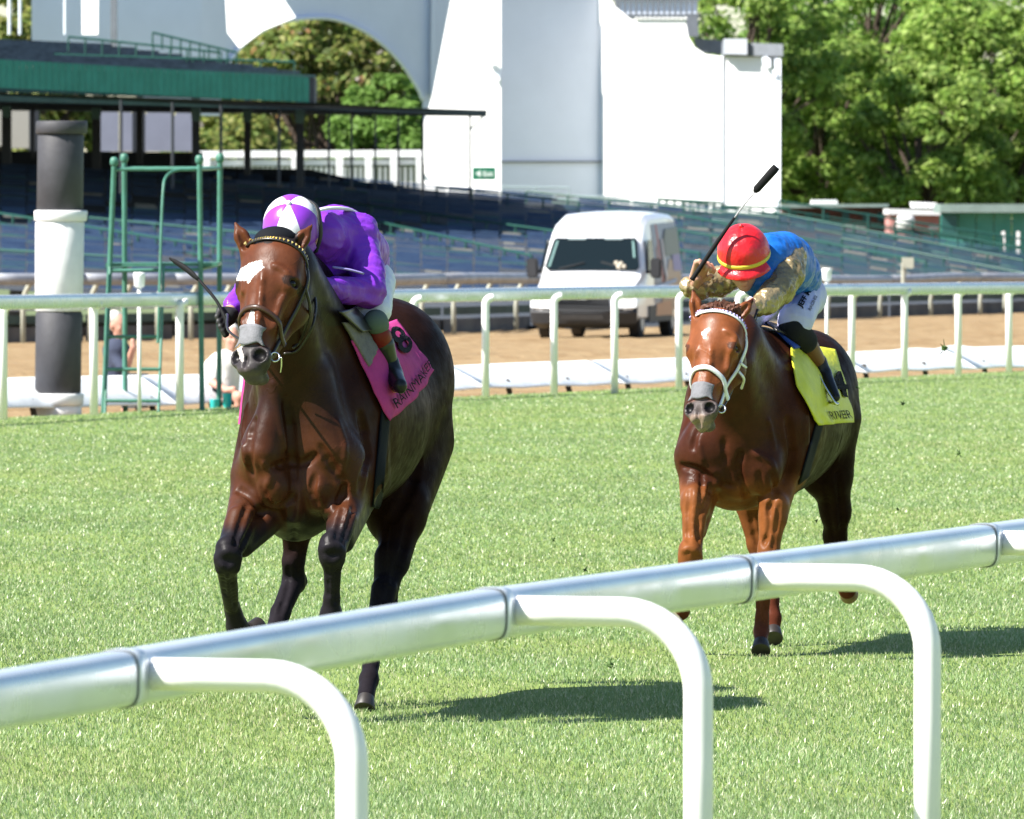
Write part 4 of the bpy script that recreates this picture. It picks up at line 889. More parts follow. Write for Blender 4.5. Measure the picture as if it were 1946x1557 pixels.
class Frame:
    def __init__(s, O, D, N, sc=1.0):
        s.O = np.array(O, float); D = np.array(D, float); D /= np.linalg.norm(D)
        N = np.array(N, float); N -= D * (N @ D); N /= np.linalg.norm(N)
        L = np.cross(D, N)
        if L[0] < 0: L = -L
        s.L, s.B, s.D, s.sc = L, -N, D, sc; s.v = np.array((1.20, 1.0, .885)) * sc
    def __call__(s, l, b, d): return s.O + s.v[0] * l * s.L + s.v[1] * b * s.B + s.v[2] * d * s.D
    def R(s): return np.stack([s.L, s.B, s.D], 1)
    def loc(s, V):
        W = np.asarray(V) - s.O; return W @ s.L / s.v[0], W @ s.B / s.v[1], W @ s.D / s.v[2]

def horse_head(f, h, jaw=0.0):
    R = h.R(); c = h.sc
    E = lambda l, b, d, r, k=0.03, sub=False: f.ell(h(l, b, d), np.array(r) * h.v, k * c, R, sub)
    K = lambda p, q, ra, rb, k=0.03, sub=False: f.cone(h(*p), h(*q), ra * c, rb * c, k * c, sub=sub)
    E(0, .085, .03, (.082, .095, .095), .03)               # poll and brain case
    E(0, .065, .13, (.106, .075, .12), .05); E(0, .075, .06, (.098, .07, .09), .05)                # forehead
    for s in (-1, 1):
        E(s * .084, .055, .175, (.030, .038, .042), .03)   # brow and eye socket
        K((s * .080, .060, .215), (s * .052, .062, .37), .017, .012, .03)   # facial crest
        E(s * .058, .165, .20, (.032, .088, .105), .04)    # cheek
        K((s * .050, .21, .24), (s * .028, .125, .46), .026, .022, .04)
        E(s * .086, .125, .13, (.020, .045, .05), .03)
    K((0, .055, .18), (0, .052, .46), .072, .050, .05)     # nasal bone
    K((0, .10, .24), (0, .085, .50), .055, .040, .05)
    for s in (-1, 1): K((s * .020, .012, .22), (s * .017, .012, .46), .012, .010, .02)
    E(0, .068, .535, (.055, .055, .060), .03)              # muzzle
    for s in (-1, 1):
        E(s * .040, .045, .525, (.031, .036, .044), .018)  # nostril wings
    E(0, .050, .583, (.038, .038, .026), .02)              # upper lip
    E(0, .085, .600 + jaw, (.029, .036, .026), .010)       # lower lip and chin
    E(0, .125, .575 + jaw, (.032, .04, .03), .02)
    for s in (-1, 1):
        E(s * .045, .010, .528, (.023, .034, .031), .012, True)   # nostrils
        E(s * .082, .028, .335, (.012, .03, .08), .03, True)
        E(s * .055, .055, .07, (.020, .014, .030), .03, True)     # hollow above the eye
        E(s * .104, .050, .180, (.017, .022, .018), .008, True)   # eye opening
        K((s * .097, .040, .160), (s * .099, .085, .168), .009, .008, .010)    # upper lid
        K((s * .095, .040, .200), (s * .096, .080, .200), .007, .006, .010)
    E(0, .018, .560, (.005, .012, .030), .010, True)

def strap(name, pts, w, m, parent, th=0.004, n=6, closed=False):
    """flat strap along 3D points with normals: pts = [(point, normal)]"""
    V = []; Fc = []; A = np.array([p for p, _ in pts]); Nn = np.array([q for _, q in pts])
    for it in range(10 if len(A) > 8 else 0): A[1:-1] = (A[:-2] + 2 * A[1:-1] + A[2:]) / 4; Nn[1:-1] = (Nn[:-2] + Nn[1:-1] + Nn[2:]) / 3
    A = A + Nn * .0025
    k = len(A)
    for i in range(k):
        t = A[min(i + 1, k - 1)] - A[max(i - 1, 0)]; t /= np.linalg.norm(t) + 1e-9
        nn = Nn[i] - t * (Nn[i] @ t); nn /= np.linalg.norm(nn) + 1e-9; s_ = np.cross(t, nn)
        for a, b in ((-.5, 0), (-.42, 1), (0, 1.25), (.42, 1), (.5, 0), (.42, -.6), (-.42, -.6)):
            V.append(A[i] + s_ * a * w + nn * b * th)
    q = 7
    for i in range(k - 1):
        for j in range(q): Fc.append((i * q + j, i * q + (j + 1) % q, (i + 1) * q + (j + 1) % q, (i + 1) * q + j))
    Fc.append(tuple(range(q))); Fc.append(tuple(range((k - 1) * q + q - 1, (k - 1) * q - 1, -1)))
    return part(name, V, Fc, m, parent, smooth=True)

class Surf:
    """finds where something seen at a picture point lies on a body, so that tack follows the body"""
    def __init__(s, V, Q): s.b = BVHTree.FromPolygons([tuple(v) for v in V], [tuple(int(i) for i in q) for q in Q])
    def hit(s, px, py, Yf=24.0, off=0.006):
        d = Vector(ray(px, py)).normalized(); h = s.b.ray_cast(Vector((0, 0, H)), d)
        if h[0] is None:
            p = P(px, py, Yf); n = s.b.find_nearest(p)
            nn = (p - n[0]); nn = nn.normalized() if nn.length > 1e-4 else Vector(n[1])
            return np.array(n[0] + nn * off), np.array(nn)
        n = h[1] if h[1].dot(d) < 0 else -h[1]
        return np.array(h[0] + n * off), np.array(n)
    def near(s, p, off=0.006):
        n = s.b.find_nearest(Vector(p)); d = Vector(p) - n[0]; nn = Vector(n[1])
        if d.length > 1e-3 and nn.dot(d) < 0: nn = nn
        return np.array(n[0] + nn * off), np.array(nn)
    def hline(s, h, pts, off=0.006, n=6): return [s.near(h(*p), off) for p in spline(pts, n)]
    def line(s, pts, Yf=24.0, off=0.006, n=6):
        return [s.hit(p[0], p[1], Yf, off) for p in spline(pts, n)]

def patch_map(S, corners, off=0.01, Yf=24, ripple=0.0, seed=0, curve=None):
    """maps u,v of a quadrilateral seen on the body to the body's surface"""
    (a, b, c, d) = [np.array(q, float) for q in corners]      # top-front, top-rear, bottom-rear, bottom-front
    def f(u, v, o=off):
        p = (a * (1 - u) + b * u) * (1 - v) + (d * (1 - u) + c * u) * v
        if curve: p = p + np.array(curve(u, v))
        q, n = S.hit(p[0], p[1], Yf, 0)
        w = ripple * (math.sin(u * 17 + seed + v * 5) * 0.6 + math.sin(u * 7 - v * 9 + seed * 2)) * v
        return q + n * (o + abs(w)), n
    return f
def patch(name, fm, m, parent, nu=28, nv=22, th=0.003, cut=None):
    V = []; N_ = []; 
    for j in range(nv + 1):
        for i in range(nu + 1):
            p, n = fm(i / nu, j / nv); V.append(p); N_.append(n)
    V = np.array(V).reshape(nv + 1, nu + 1, 3); N_ = np.array(N_).reshape(nv + 1, nu + 1, 3)
    for it in range(4):                                        # relax so that it hangs as cloth
        W = V.copy(); W[1:-1, 1:-1] = (V[:-2, 1:-1] + V[2:, 1:-1] + V[1:-1, :-2] + V[1:-1, 2:]) / 4; V = W
    top = V.reshape(-1, 3); bot = (V - N_ * th).reshape(-1, 3); n = len(top); Fc = []
    w = nu + 1
    keep = lambda i, j: cut is None or not cut((i + .5) / nu, (j + .5) / nv)
    K = {(i, j) for j in range(nv) for i in range(nu) if keep(i, j)}
    for (i, j) in K:
        q = (j * w + i, j * w + i + 1, (j + 1) * w + i + 1, (j + 1) * w + i)
        Fc.append(q); Fc.append(tuple(n + k for k in q[::-1]))
        for (di, dj, e) in ((0, -1, (0, 1)), (1, 0, (1, 2)), (0, 1, (2, 3)), (-1, 0, (3, 0))):
            if (i + di, j + dj) not in K: Fc.append((q[e[1]], q[e[0]], n + q[e[0]], n + q[e[1]]))
    return part(name, np.concatenate([top, bot]), Fc, m, parent, smooth=True), top.reshape(nv + 1, nu + 1, 3), N_
def on_patch(grid, N_, off):
    nv, nu = grid.shape[0] - 1, grid.shape[1] - 1
    def f(u, v):
        x = min(max(u, 0), 0.9999) * nu; y = min(max(v, 0), 0.9999) * nv; i = int(x); j = int(y); a = x - i; b = y - j
        bl = lambda A: (A[j, i] * (1 - a) + A[j, i + 1] * a) * (1 - b) + (A[j + 1, i] * (1 - a) + A[j + 1, i + 1] * a) * b
        return bl(grid) + bl(N_) * off
    return f
def text_mesh(body, size=1.0, bold=0.0, squeeze=1.0):
    c = bpy.data.curves.new('lettering', 'FONT'); c.body = body; c.size = size; c.align_x = 'CENTER'; c.align_y = 'CENTER'
    c.offset = bold; c.resolution_u = 3
    o = bpy.data.objects.new('tmp', c); COL.objects.link(o); bpy.context.view_layer.update()
    me = bpy.data.meshes.new_from_object(o.evaluated_get(bpy.context.evaluated_depsgraph_get()))
    bm = bmesh.new(); bm.from_mesh(me); bmesh.ops.triangulate(bm, faces=bm.faces[:])
    bmesh.ops.subdivide_edges(bm, edges=[e for e in bm.edges if e.calc_length() > size * .12], cuts=1)
    V = np.array([v.co[:] for v in bm.verts]); V[:, 0] *= squeeze
    Fc = [tuple(v.index for v in f.verts) for f in bm.faces]; bm.free()
    bpy.data.objects.remove(o); bpy.data.curves.remove(c); bpy.data.meshes.remove(me)
    return V, Fc

def hoof(name, top, toe_dir, parent, sc=1.0, m=None):
    """hoof as a cut cone; top: coronet centre, toe_dir: pastern direction"""
    d = Vector(toe_dir).normalized(); x = Vector((1, 0, 0)); x = (x - d * x.dot(d)).normalized(); y = d.cross(x)
    V = []; n = 16; R = ((.046, 0), (.050, .02), (.060, .075), (.057, .082), (.036, .079))
    for r, z in R:
        for k in range(n):
            g = 2 * math.pi * k / n; V.append(Vector(top) + (x * math.cos(g) + y * math.sin(g) * 1.08) * r * sc + d * z * sc)
    Fc = [(i * n + k, i * n + (k + 1) % n, (i + 1) * n + (k + 1) % n, (i + 1) * n + k) for i in range(len(R) - 1) for k in range(n)]
    Fc.append(tuple(range(n - 1, -1, -1))); Fc.append(tuple((len(R) - 1) * n + k for k in range(n)))
    o = part(name, V, Fc, m or M_hoof, parent, smooth=False); autosmooth(o, 40); return o

def tendon(f, L):
    for (p, q, r, d) in L: f.cone(P(*p) + Vector((0, -d, 0)), P(*q) + Vector((0, -d, 0)), r, r, .012, sub=True)
# ================= horse 1: bay with a purple jockey
def horse_one():
    f = Field((-1.19, 21.75 + OFF1, 0.0), (-0.14, 25.45 + OFF1, 1.97), 0.0068)
    e = lambda px, py, Y, r, k=.06, sub=False, R=None: f.ell(P(px, py, Y), r, k, R, sub)
    # trunk
    e(583, 800, 23.25, (.245, .48, .40), .05); e(655, 775, 24.0, (.235, 1.05, .335), .22); e(628, 800, 23.65, (.235, .60, .37), .22)
    e(722, 742, 24.74, (.285, .42, .345), .20); e(733, 700, 24.85, (.24, .36, .26), .12); e(690, 800, 24.2, (.24, .55, .27), .2)
    e(610, 640, 23.75, (.10, .50, .15), .12)                       # withers
    e(583, 880, 23.02, (.25, .25, .25), .08)
    # neck
    f.cone(P(552, 520, 22.70), P(600, 700, 23.20), .112, .22, .08, (1, 1.1, 1)); f.cone(P(545, 575, 22.62), P(560, 790, 23.0), .095, .17, .06)
    f.cone(P(540, 480, 22.68), P(640, 590, 23.65), .075, .10, .06)
    # shoulders and breast
    f.cone(P(540, 760, 23.15), P(491, 905, 22.92), .12, .108, .06); f.cone(P(640, 760, 23.20), P(672, 905, 22.98), .13, .118, .06)
    e(506, 870, 22.83, (.10, .09, .16), .05); e(520, 925, 22.77, (.068, .065, .085), .020)
    e(604, 925, 22.80, (.062, .065, .095), .035); e(650, 895, 22.84, (.100, .09, .15), .030)
    e(560, 940, 22.80, (.040, .06, .11), .024); e(630, 955, 22.82, (.045, .05, .08), .024)
    e(560, 965, 23.05, (.125, .25, .13), .06)
    f.cone(P(575, 900, 22.64), P(586, 985, 22.66), .006, .012, .02, sub=True)
    f.cone(P(530, 905, 22.64), P(505, 1000, 22.72), .005, .008, .015, sub=True)
    f.cone(P(525, 740, 22.78), P(500, 860, 22.74), .045, .06, .08)
    f.cone(P(595, 720, 22.80), P(630, 850, 22.80), .07, .08, .06)
    # fore leg on the left of the picture, knee raised
    cones(f, [((474, 940, 22.88), (446, 1030, 22.62), 37, 25, .03), ((530, 955, 22.95), (462, 1040, 22.70), 42, 20, .03),
              ((455, 985, 22.68), (438, 1045, 22.58), 26, 24, .02),
              ((433, 1042, 22.55), (432, 1080, 22.56), 24, 21, .02, (1, 1.0, 1)), ((418, 1062, 22.53), (420, 1078, 22.54), 13, 11, .02),
              ((448, 1060, 22.53), (446, 1078, 22.54), 13, 11, .02),
              ((432, 1090, 22.60), (439, 1150, 22.78), 19, 14, .02), ((436, 1110, 22.68), (440, 1160, 22.86), 12, 12, .02),
              ((442, 1155, 22.82), (450, 1190, 22.88), 15, 20, .02), ((450, 1190, 22.88), (466, 1203, 22.95), 18, 17, .02)])
    # fore leg right of centre
    cones(f, [((664, 930, 22.95), (645, 1015, 22.68), 42, 26, .03), ((680, 950, 23.05), (652, 1030, 22.72), 34, 22, .03),
              ((655, 985, 22.66), (636, 1040, 22.58), 24, 24, .02),
              ((631, 1034, 22.55), (631, 1064, 22.56), 25, 21, .02, (1, 1.0, 1)), ((616, 1046, 22.53), (618, 1060, 22.54), 12, 12, .02),
              ((646, 1050, 22.53), (645, 1062, 22.54), 12, 11, .02),
              ((632, 1070, 22.56), (631, 1135, 22.62), 18, 14.5, .02), ((634, 1080, 22.62), (632, 1140, 22.66), 12, 12, .02),
              ((630, 1140, 22.62), (629, 1168, 22.64), 15, 21, .02), ((629, 1168, 22.64), (628, 1215, 22.60), 19, 17, .02)])
    # hind leg seen between the fore legs
    cones(f, [((640, 900, 24.2), (565, 990, 23.85), 95, 38, .05), ((565, 985, 23.85), (560, 1060, 23.90), 32, 21, .03),
              ((556, 1068, 23.88), (560, 1108, 23.95), 21, 22, .02), ((566, 1085, 24.0), (572, 1105, 24.0), 12, 13, .02),
              ((556, 1110, 23.92), (533, 1165, 23.80), 21, 18, .02), ((533, 1165, 23.80), (521, 1210, 23.72), 18, 20, .02),
              ((521, 1210, 23.72), (512, 1240, 23.66), 19, 17, .02)])
    # hind leg carrying the weight
    cones(f, [((760, 830, 24.72), (752, 980, 24.35), 102, 58, .05), ((790, 850, 24.75), (782, 960, 24.55), 66, 36, .04),
              ((762, 960, 24.35), (750, 1070, 24.20), 50, 29, .04), ((742, 1060, 24.18), (733, 1125, 24.15), 31, 24, .03),
              ((730, 1120, 24.10), (722, 1165, 24.05), 25, 22, .02), ((744, 1105, 24.25), (742, 1150, 24.22), 14, 14, .02),
              ((722, 1165, 24.03), (705, 1265, 23.75), 19, 14, .02), ((705, 1262, 23.76), (701, 1292, 23.68), 14, 18, .02),
              ((701, 1292, 23.68), (695, 1326, 23.58), 17, 17, .02)])
    # head
    h = Frame(P(507, 460, 22.34), (-.165, -.42, -.89), (-.50, -.85, .30))
    horse_head(f, h)
    # ears
    for b_, t_ in (((472, 478, 22.40), (446, 421, 22.42)), ((556, 480, 22.40), (595, 425, 22.42))):
        B_ = P(*b_); T_ = P(*t_); f.cone(B_, (B_ + T_) / 2, .032, .028, .03, (1, .75, 1))
        f.cone((B_ + T_) / 2, T_, .026, .004, .012, (1, .7, 1))
        f.cone((B_ * .8 + T_ * .2) + Vector((0, -.020, 0)), (B_ * .25 + T_ * .75) + Vector((0, -.018, 0)), .017, .005, .008, sub=True)
    g = lambda P_, r=.012, dp=.005, k=.012: f.draw(P_, r, dp, k)
    rg = lambda P_, r=.012, dp=.005, k=.016: f.draw(P_, r, dp, k, False)
    for P_, r, dp in (([(556, 872), (560, 915), (558, 950), (552, 985)], .014, .009), ([(522, 888), (550, 880), (574, 882), (598, 866)], .014, .007), ([(497, 930), (512, 962), (538, 960), (556, 944)], .012, .006),
                      ([(451, 930), (470, 940), (486, 956), (500, 978)], .014, .008), ([(598, 905), (592, 936), (604, 962)], .012, .007), ([(610, 852), (632, 888), (655, 925), (650, 955)], .016, .008),
                      ([(655, 925), (640, 960), (616, 988)], .012, .006), ([(480, 800), (470, 850), (474, 900)], .020, .007), ([(690, 790), (700, 860), (690, 930)], .022, .006),
                      ([(545, 760), (552, 820), (556, 872)], .020, .008), ([(470, 960), (456, 1000), (446, 1040)], .010, .005), ([(490, 975), (472, 1015), (458, 1045)], .010, .005), ([(652, 965), (644, 1000), (640, 1035)], .010, .005), ([(672, 965), (660, 1005), (650, 1035)], .010, .005),
                      ([(440, 1096), (444, 1130), (448, 1160)], .006, .004), ([(424, 1094), (427, 1130)], .005, .003), ([(641, 1084), (639, 1115), (638, 1145)], .006, .004), ([(624, 1080), (624, 1130)], .005, .003),
                      ([(800, 880), (775, 940), (745, 985)], .025, .010), ([(780, 985), (766, 1050), (748, 1105)], .014, .008), ([(735, 990), (730, 1050), (728, 1110)], .012, .006), ([(740, 1120), (726, 1200), (712, 1255)], .007, .004),
                      ([(560, 1000), (557, 1045)], .010, .005), ([(566, 1070), (566, 1100)], .007, .004), ([(548, 1080), (546, 1120), (532, 1165)], .007, .004)):
        g(P_, r, dp)
    for P_, r, dp in (([(424, 1052), (434, 1048), (446, 1052)], .012, .005), ([(420, 1072), (432, 1080), (444, 1074)], .009, .004), ([(620, 1042), (632, 1038), (644, 1043)], .012, .005), ([(620, 1060), (632, 1067), (644, 1060)], .009, .004),
                      ([(520, 730), (528, 790), (540, 850)], .012, .005), ([(470, 770), (462, 830), (466, 880)], .006, .0035), ([(640, 800), (655, 850), (650, 900)], .006, .0035), ([(500, 880), (512, 905), (506, 930)], .006, .003),
                      ([(538, 565), (528, 592), (520, 625)], .006, .003), ([(548, 600), (535, 640)], .004, .0025), ([(456, 560), (452, 600), (450, 640)], .005, .003), ([(500, 520), (496, 560), (492, 600), (488, 640)], .006, .003),
                      ([(464, 535), (462, 580), (462, 620)], .006, .003), ([(520, 505), (535, 512), (548, 522)], .006, .004)):
        rg(P_, r, dp)
    V, Q = f.skin(2); del f
    px, py = pix(V); l, b, d = h.loc(V)
    V2 = V
    # coat colours, with the shade on the flank put in
    n1 = vnoise(V, 9, 1); n2 = vnoise(V, 40, 2)
    C = np.tile(np.array((.025, .0078, .004)), (len(V), 1))
    C = mixc(C, (.015, .0068, .005), sm((V[:, 1] - OFF1), 23.1, 23.8) * .9)  # darker towards the rear: flank shade painted into the coat
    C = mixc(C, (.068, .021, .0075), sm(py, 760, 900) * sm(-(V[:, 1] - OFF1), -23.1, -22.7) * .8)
    z = V[:, 2]; leg = z < .95
    # black points
    blk = np.zeros(len(V))
    frontleg = ((V[:, 1] - OFF1) < 23.1); hind = ~frontleg
    blk = np.where(frontleg & (px < 545), sm(-z + .04 * n1, -.80, -.71) * (px < 545), blk)
    blk = np.where(frontleg & (px >= 545), sm(-z + .04 * n1, -.86, -.74), blk)
    blk = np.where(hind & (py > 930), np.maximum(sm(-z + .03 * n1, -.72, -.50), 0), blk)
    C = mixc(C, (.014, .012, .015), blk)
    hd = (d > -.15) & (b < .30) & (np.abs(l) < .16) & ((V[:, 1] - OFF1) < 22.9) & (py < 740)
    C[hd] = mixc(C[hd], (.115, .035, .014), np.full(hd.sum(), .75) * (1 - sm(b[hd], .09, .17) * .6))
    C = mixc(C, (.040, .034, .036), sm(d + .012 * n1, .468, .50) * hd)       # dark muzzle
    C = mixc(C, (.11, .085, .085), sm(d, .575, .61) * hd * .6)
    C = mixc(C, (.006, .005, .006), (((np.abs(np.abs(l) - .045) / .022) ** 2 + ((d - .528) / .031) ** 2 + ((b - .015) / .03) ** 2) < 1.15) * hd * 1.0)
    C = mixc(C, (.020, .012, .010), hd * ((((np.abs(l) - .100) / .021) ** 2 + ((d - .18) / .023) ** 2) < 1) * (b > .0) * .85)
    jit = 1.6 * n2
    star = inpoly(px + jit, py + jit, [(449, 531), (450, 523), (458, 510), (472, 501), (498, 496), (499, 506), (502, 510), (490, 518), (480, 527), (476, 535), (472, 541), (469, 534), (452, 533)])
    snip = inpoly(px + jit, py, [(477, 592), (483, 592), (485, 620), (481, 640), (462, 640), (470, 615)]) | inpoly(px + jit, py, [(452, 652), (462, 651), (465, 656), (459, 662), (463, 685), (460, 690), (455, 676), (450, 664)])
    C[hd & star] = (.80, .76, .72); C[hd & snip & (b < .08)] = (.72, .66, .63)
    C = mixc(C, (.012, .010, .010), (hd & (px > 482) & (px < 566) & (py < 462 - 6 * n2) & (d < .06)) * .95)
    C = mixc(C, (.014, .010, .009), (((V[:, 1] - OFF1) > 22.55) & (py < 560 + (px - 560) * .95) & (py < 620) & (px > 530) & (px < 655)) * .8)
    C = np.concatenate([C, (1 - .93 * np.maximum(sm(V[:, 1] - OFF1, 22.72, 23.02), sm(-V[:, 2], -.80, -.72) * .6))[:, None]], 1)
    me = mesh('horse', V - np.array((-.72, 23.7 + OFF1, 0)), Q, M_coat, True, C)
    o = link('horse', me, None, (-.72, 23.7 + OFF1, 0))
    tag(o, 'bay racehorse with white star and black bridle galloping ahead on the left', 'horse', 'racehorses galloping on the turf')
    S = Surf(V, Q)
    # eyes
    for s in (-1, 1):
        mb = MB(); c = h(s * .091, .051, .180); prof = [(.019 * math.sin(a), -.019 * math.cos(a)) for a in np.linspace(.05, 3.09, 10)]
        mb.lathe(prof, c, 16); mb.build('eye', M_eye, o, True)
    # hooves
    for t_, q_ in (((696, 1326, 23.56), (692, 1350, 23.52)), ((474, 1200, 22.96), (500, 1192, 23.02)), ((628, 1218, 22.60), (628, 1250, 22.56)), ((514, 1238, 23.66), (508, 1265, 23.56))):
        a = P(*t_); hoof('hoof', a, P(*q_) - a, o, .70)
    return o, S, h, V

# ================= horse 2: chestnut
def horse_two():
    f = Field((0.60, 25.25 + OFF2, 0.0), (1.80, 29.0 + OFF2, 1.72), 0.0074)
    e = lambda px, py, Y, r, k=.06, sub=False, R=None: f.ell(P(px, py, Y), r, k, R, sub)
    e(1402, 800, 26.78, (.235, .45, .37), .05); e(1470, 785, 27.5, (.22, 1.0, .315), .22); e(1440, 805, 27.15, (.225, .55, .34), .22)
    e(1521, 776, 28.2, (.245, .40, .32), .20); e(1535, 735, 28.35, (.21, .34, .25), .12); e(1500, 805, 27.7, (.225, .5, .25), .2)
    e(1440, 690, 27.3, (.09, .45, .14), .12)
    e(1400, 860, 26.62, (.235, .24, .23), .08)
    f.cone(P(1405, 650, 26.25), P(1430, 760, 26.75), .105, .20, .08, (1, 1.1, 1)); f.cone(P(1395, 690, 26.15), P(1400, 820, 26.6), .09, .16, .06)
    f.cone(P(1400, 620, 26.25), P(1460, 690, 27.1), .07, .09, .06)
    f.cone(P(1370, 770, 26.7), P(1326, 868, 26.5), .115, .105, .06); f.cone(P(1450, 770, 26.75), P(1478, 875, 26.6), .12, .105, .06)
    e(1340, 855, 26.43, (.10, .08, .14), .06); e(1355, 905, 26.42, (.06, .06, .06), .03)
    e(1446, 890, 26.43, (.095, .075, .115), .045); e(1400, 890, 26.45, (.055, .06, .12), .03)
    e(1392, 915, 26.65, (.12, .23, .11), .06)
    f.cone(P(1408, 880, 26.26), P(1418, 935, 26.32), .007, .010, .02, sub=True)
    f.cone(P(1348, 840, 26.24), P(1372, 930, 26.32), .006, .010, .02, sub=True)
    # fore leg left of the picture
    cones(f, [((1325, 895, 26.5), (1322, 960, 26.36), 36, 29, .03), ((1345, 915, 26.55), (1325, 1010, 26.36), 28, 18, .025),
              ((1322, 950, 26.34), (1316, 1035, 26.28), 27, 19, .02), ((1312, 1045, 26.25), (1310, 1078, 26.26), 23, 20, .015, (1, 1.1, 1)),
              ((1301, 1058, 26.24), (1300, 1070, 26.24), 11, 10, .02), ((1324, 1060, 26.24), (1323, 1072, 26.24), 11, 10, .02),
              ((1309, 1080, 26.28), (1302, 1140, 26.46), 16, 12, .02), ((1302, 1138, 26.45), (1295, 1162, 26.52), 12, 15, .02),
              ((1295, 1162, 26.52), (1286, 1174, 26.56), 14, 12, .02)])
    # fore leg carrying the weight
    cones(f, [((1478, 900, 26.6), (1470, 985, 26.45), 38, 26, .03), ((1470, 960, 26.45), (1461, 1050, 26.42), 29, 19, .02),
              ((1485, 930, 26.6), (1470, 1010, 26.5), 26, 18, .025), ((1456, 1085, 26.40), (1453, 1112, 26.40), 21, 19, .015), ((1460, 1045, 26.42), (1456, 1090, 26.40), 20, 20, .02),
              ((1443, 1098, 26.38), (1443, 1110, 26.38), 10, 9, .02), ((1466, 1098, 26.38), (1465, 1112, 26.38), 10, 9, .02),
              ((1451, 1115, 26.42), (1448, 1180, 26.46), 16, 11.5, .02), ((1448, 1175, 26.46), (1447, 1200, 26.46), 12, 14, .02),
              ((1447, 1200, 26.46), (1446, 1220, 26.42), 14, 13, .02)])
    # hind leg under the body
    cones(f, [((1470, 860, 27.7), (1432, 950, 27.5), 75, 34, .05), ((1425, 950, 27.5), (1440, 1035, 27.5), 30, 19, .03),
              ((1440, 1035, 27.5), (1455, 1080, 27.5), 20, 19, .02), ((1457, 1080, 27.5), (1466, 1140, 27.45), 18, 14, .02),
              ((1466, 1135, 27.45), (1470, 1175, 27.42), 13, 14, .02), ((1470, 1175, 27.42), (1470, 1196, 27.40), 14, 13, .02)])
    # hind leg swung back
    cones(f, [((1555, 810, 28.2), (1570, 900, 28.2), 82, 50, .05), ((1575, 880, 28.2), (1588, 975, 28.3), 44, 28, .04),
              ((1588, 970, 28.3), (1588, 1020, 28.4), 28, 21, .03), ((1586, 1018, 28.4), (1590, 1045, 28.4), 23, 21, .02),
              ((1590, 1045, 28.4), (1603, 1105, 28.5), 18, 15, .02), ((1603, 1105, 28.5), (1610, 1122, 28.55), 15, 17, .02)])
    h = Frame(P(1354, 596, 25.88), (-.155, -.42, -.89), (-.46, -.87, .30), .945)
    horse_head(f, h)
    for b_, t_ in (((1328, 610, 25.93), (1316, 546, 25.95)), ((1396, 608, 25.94), (1434, 566, 25.98))):
        B_ = P(*b_); T_ = P(*t_); f.cone(B_, (B_ + T_) / 2, .031, .027, .03, (1, .75, 1))
        f.cone((B_ + T_) / 2, T_, .025, .004, .012, (1, .7, 1))
        f.cone((B_ * .8 + T_ * .2) + Vector((0, -.020, 0)), (B_ * .25 + T_ * .75) + Vector((0, -.018, 0)), .016, .005, .008, sub=True)
    g = lambda P_, r=.012, dp=.005, k=.012: f.draw(P_, r, dp, k)
    rg = lambda P_, r=.012, dp=.005, k=.016: f.draw(P_, r, dp, k, False)
    for P_, r, dp in (([(1294, 886), (1316, 890), (1335, 898), (1356, 914)], .014, .008), ([(1334, 902), (1333, 949), (1327, 993), (1329, 1028)], .010, .006), ([(1352, 922), (1345, 950), (1336, 976)], .010, .005),
                      ([(1408, 862), (1403, 891), (1412, 925), (1420, 945)], .013, .008), ([(1376, 835), (1378, 880)], .012, .005), ([(1443, 902), (1447, 934)], .012, .006), ([(1470, 900), (1474, 935), (1462, 970)], .014, .007),
                      ([(1462, 962), (1462, 1005), (1450, 1036)], .010, .006), ([(1482, 955), (1476, 1000), (1470, 1040)], .009, .004), ([(1310, 930), (1306, 980), (1308, 1030)], .010, .004),
                      ([(1362, 905), (1376, 920), (1396, 925)], .010, .005), ([(1312, 1040), (1306, 1050)], .006, .003), ([(1456, 1140), (1452, 1190)], .005, .003), ([(1442, 1130), (1442, 1180)], .005, .003),
                      ([(1600, 830), (1588, 880), (1562, 915)], .022, .009), ([(1592, 900), (1598, 960), (1602, 1010)], .012, .006), ([(1570, 930), (1576, 980), (1582, 1020)], .010, .005), ([(1330, 800), (1316, 850)], .018, .006),
                      ([(1500, 800), (1508, 860), (1498, 910)], .02, .005), ([(1426, 960), (1430, 1000), (1440, 1035)], .009, .005)):
        g(P_, r, dp)
    for P_, r, dp in (([(1434, 862), (1462, 878), (1472, 905)], .012, .005), ([(1300, 1046), (1312, 1042), (1324, 1048)], .010, .004), ([(1395, 652), (1386, 680), (1380, 715)], .006, .003), ([(1352, 660), (1348, 700)], .005, .003),
                      ([(1326, 660), (1322, 700)], .005, .003), ([(1340, 790), (1330, 840), (1336, 880)], .006, .003), ([(1460, 800), (1470, 850)], .006, .003), ([(1378, 628), (1392, 636), (1400, 646)], .006, .004)):
        rg(P_, r, dp)
    V, Q = f.skin(2); del f
    px, py = pix(V); l, b, d = h.loc(V); z = V[:, 2]
    n1 = vnoise(V, 9, 3); n2 = vnoise(V, 40, 4)
    C = np.tile(np.array((.046, .013, .006)), (len(V), 1))
    C = mixc(C, (.017, .008, .006), sm((V[:, 1] - OFF2), 26.5, 27.3))  # rear darkened: shade on the hindquarters put into the coat
    C = mixc(C, (.165, .055, .016), sm(-z + .03 * n1, -.80, -.70) * ((V[:, 1] - OFF2) < 26.95) * (1 - sm(-z, -.42, -.30)))
    C = mixc(C, (.17, .057, .017), sm(-z, -.85, -.75) * (((V[:, 1] - OFF2) > 27.2) & ((V[:, 1] - OFF2) < 27.65) & (px < 1480)) * (1 - sm(-z, -.42, -.30)) * .7)
    C = mixc(C, (.085, .024, .014), sm(-z + .03 * n1, -.44, -.34))
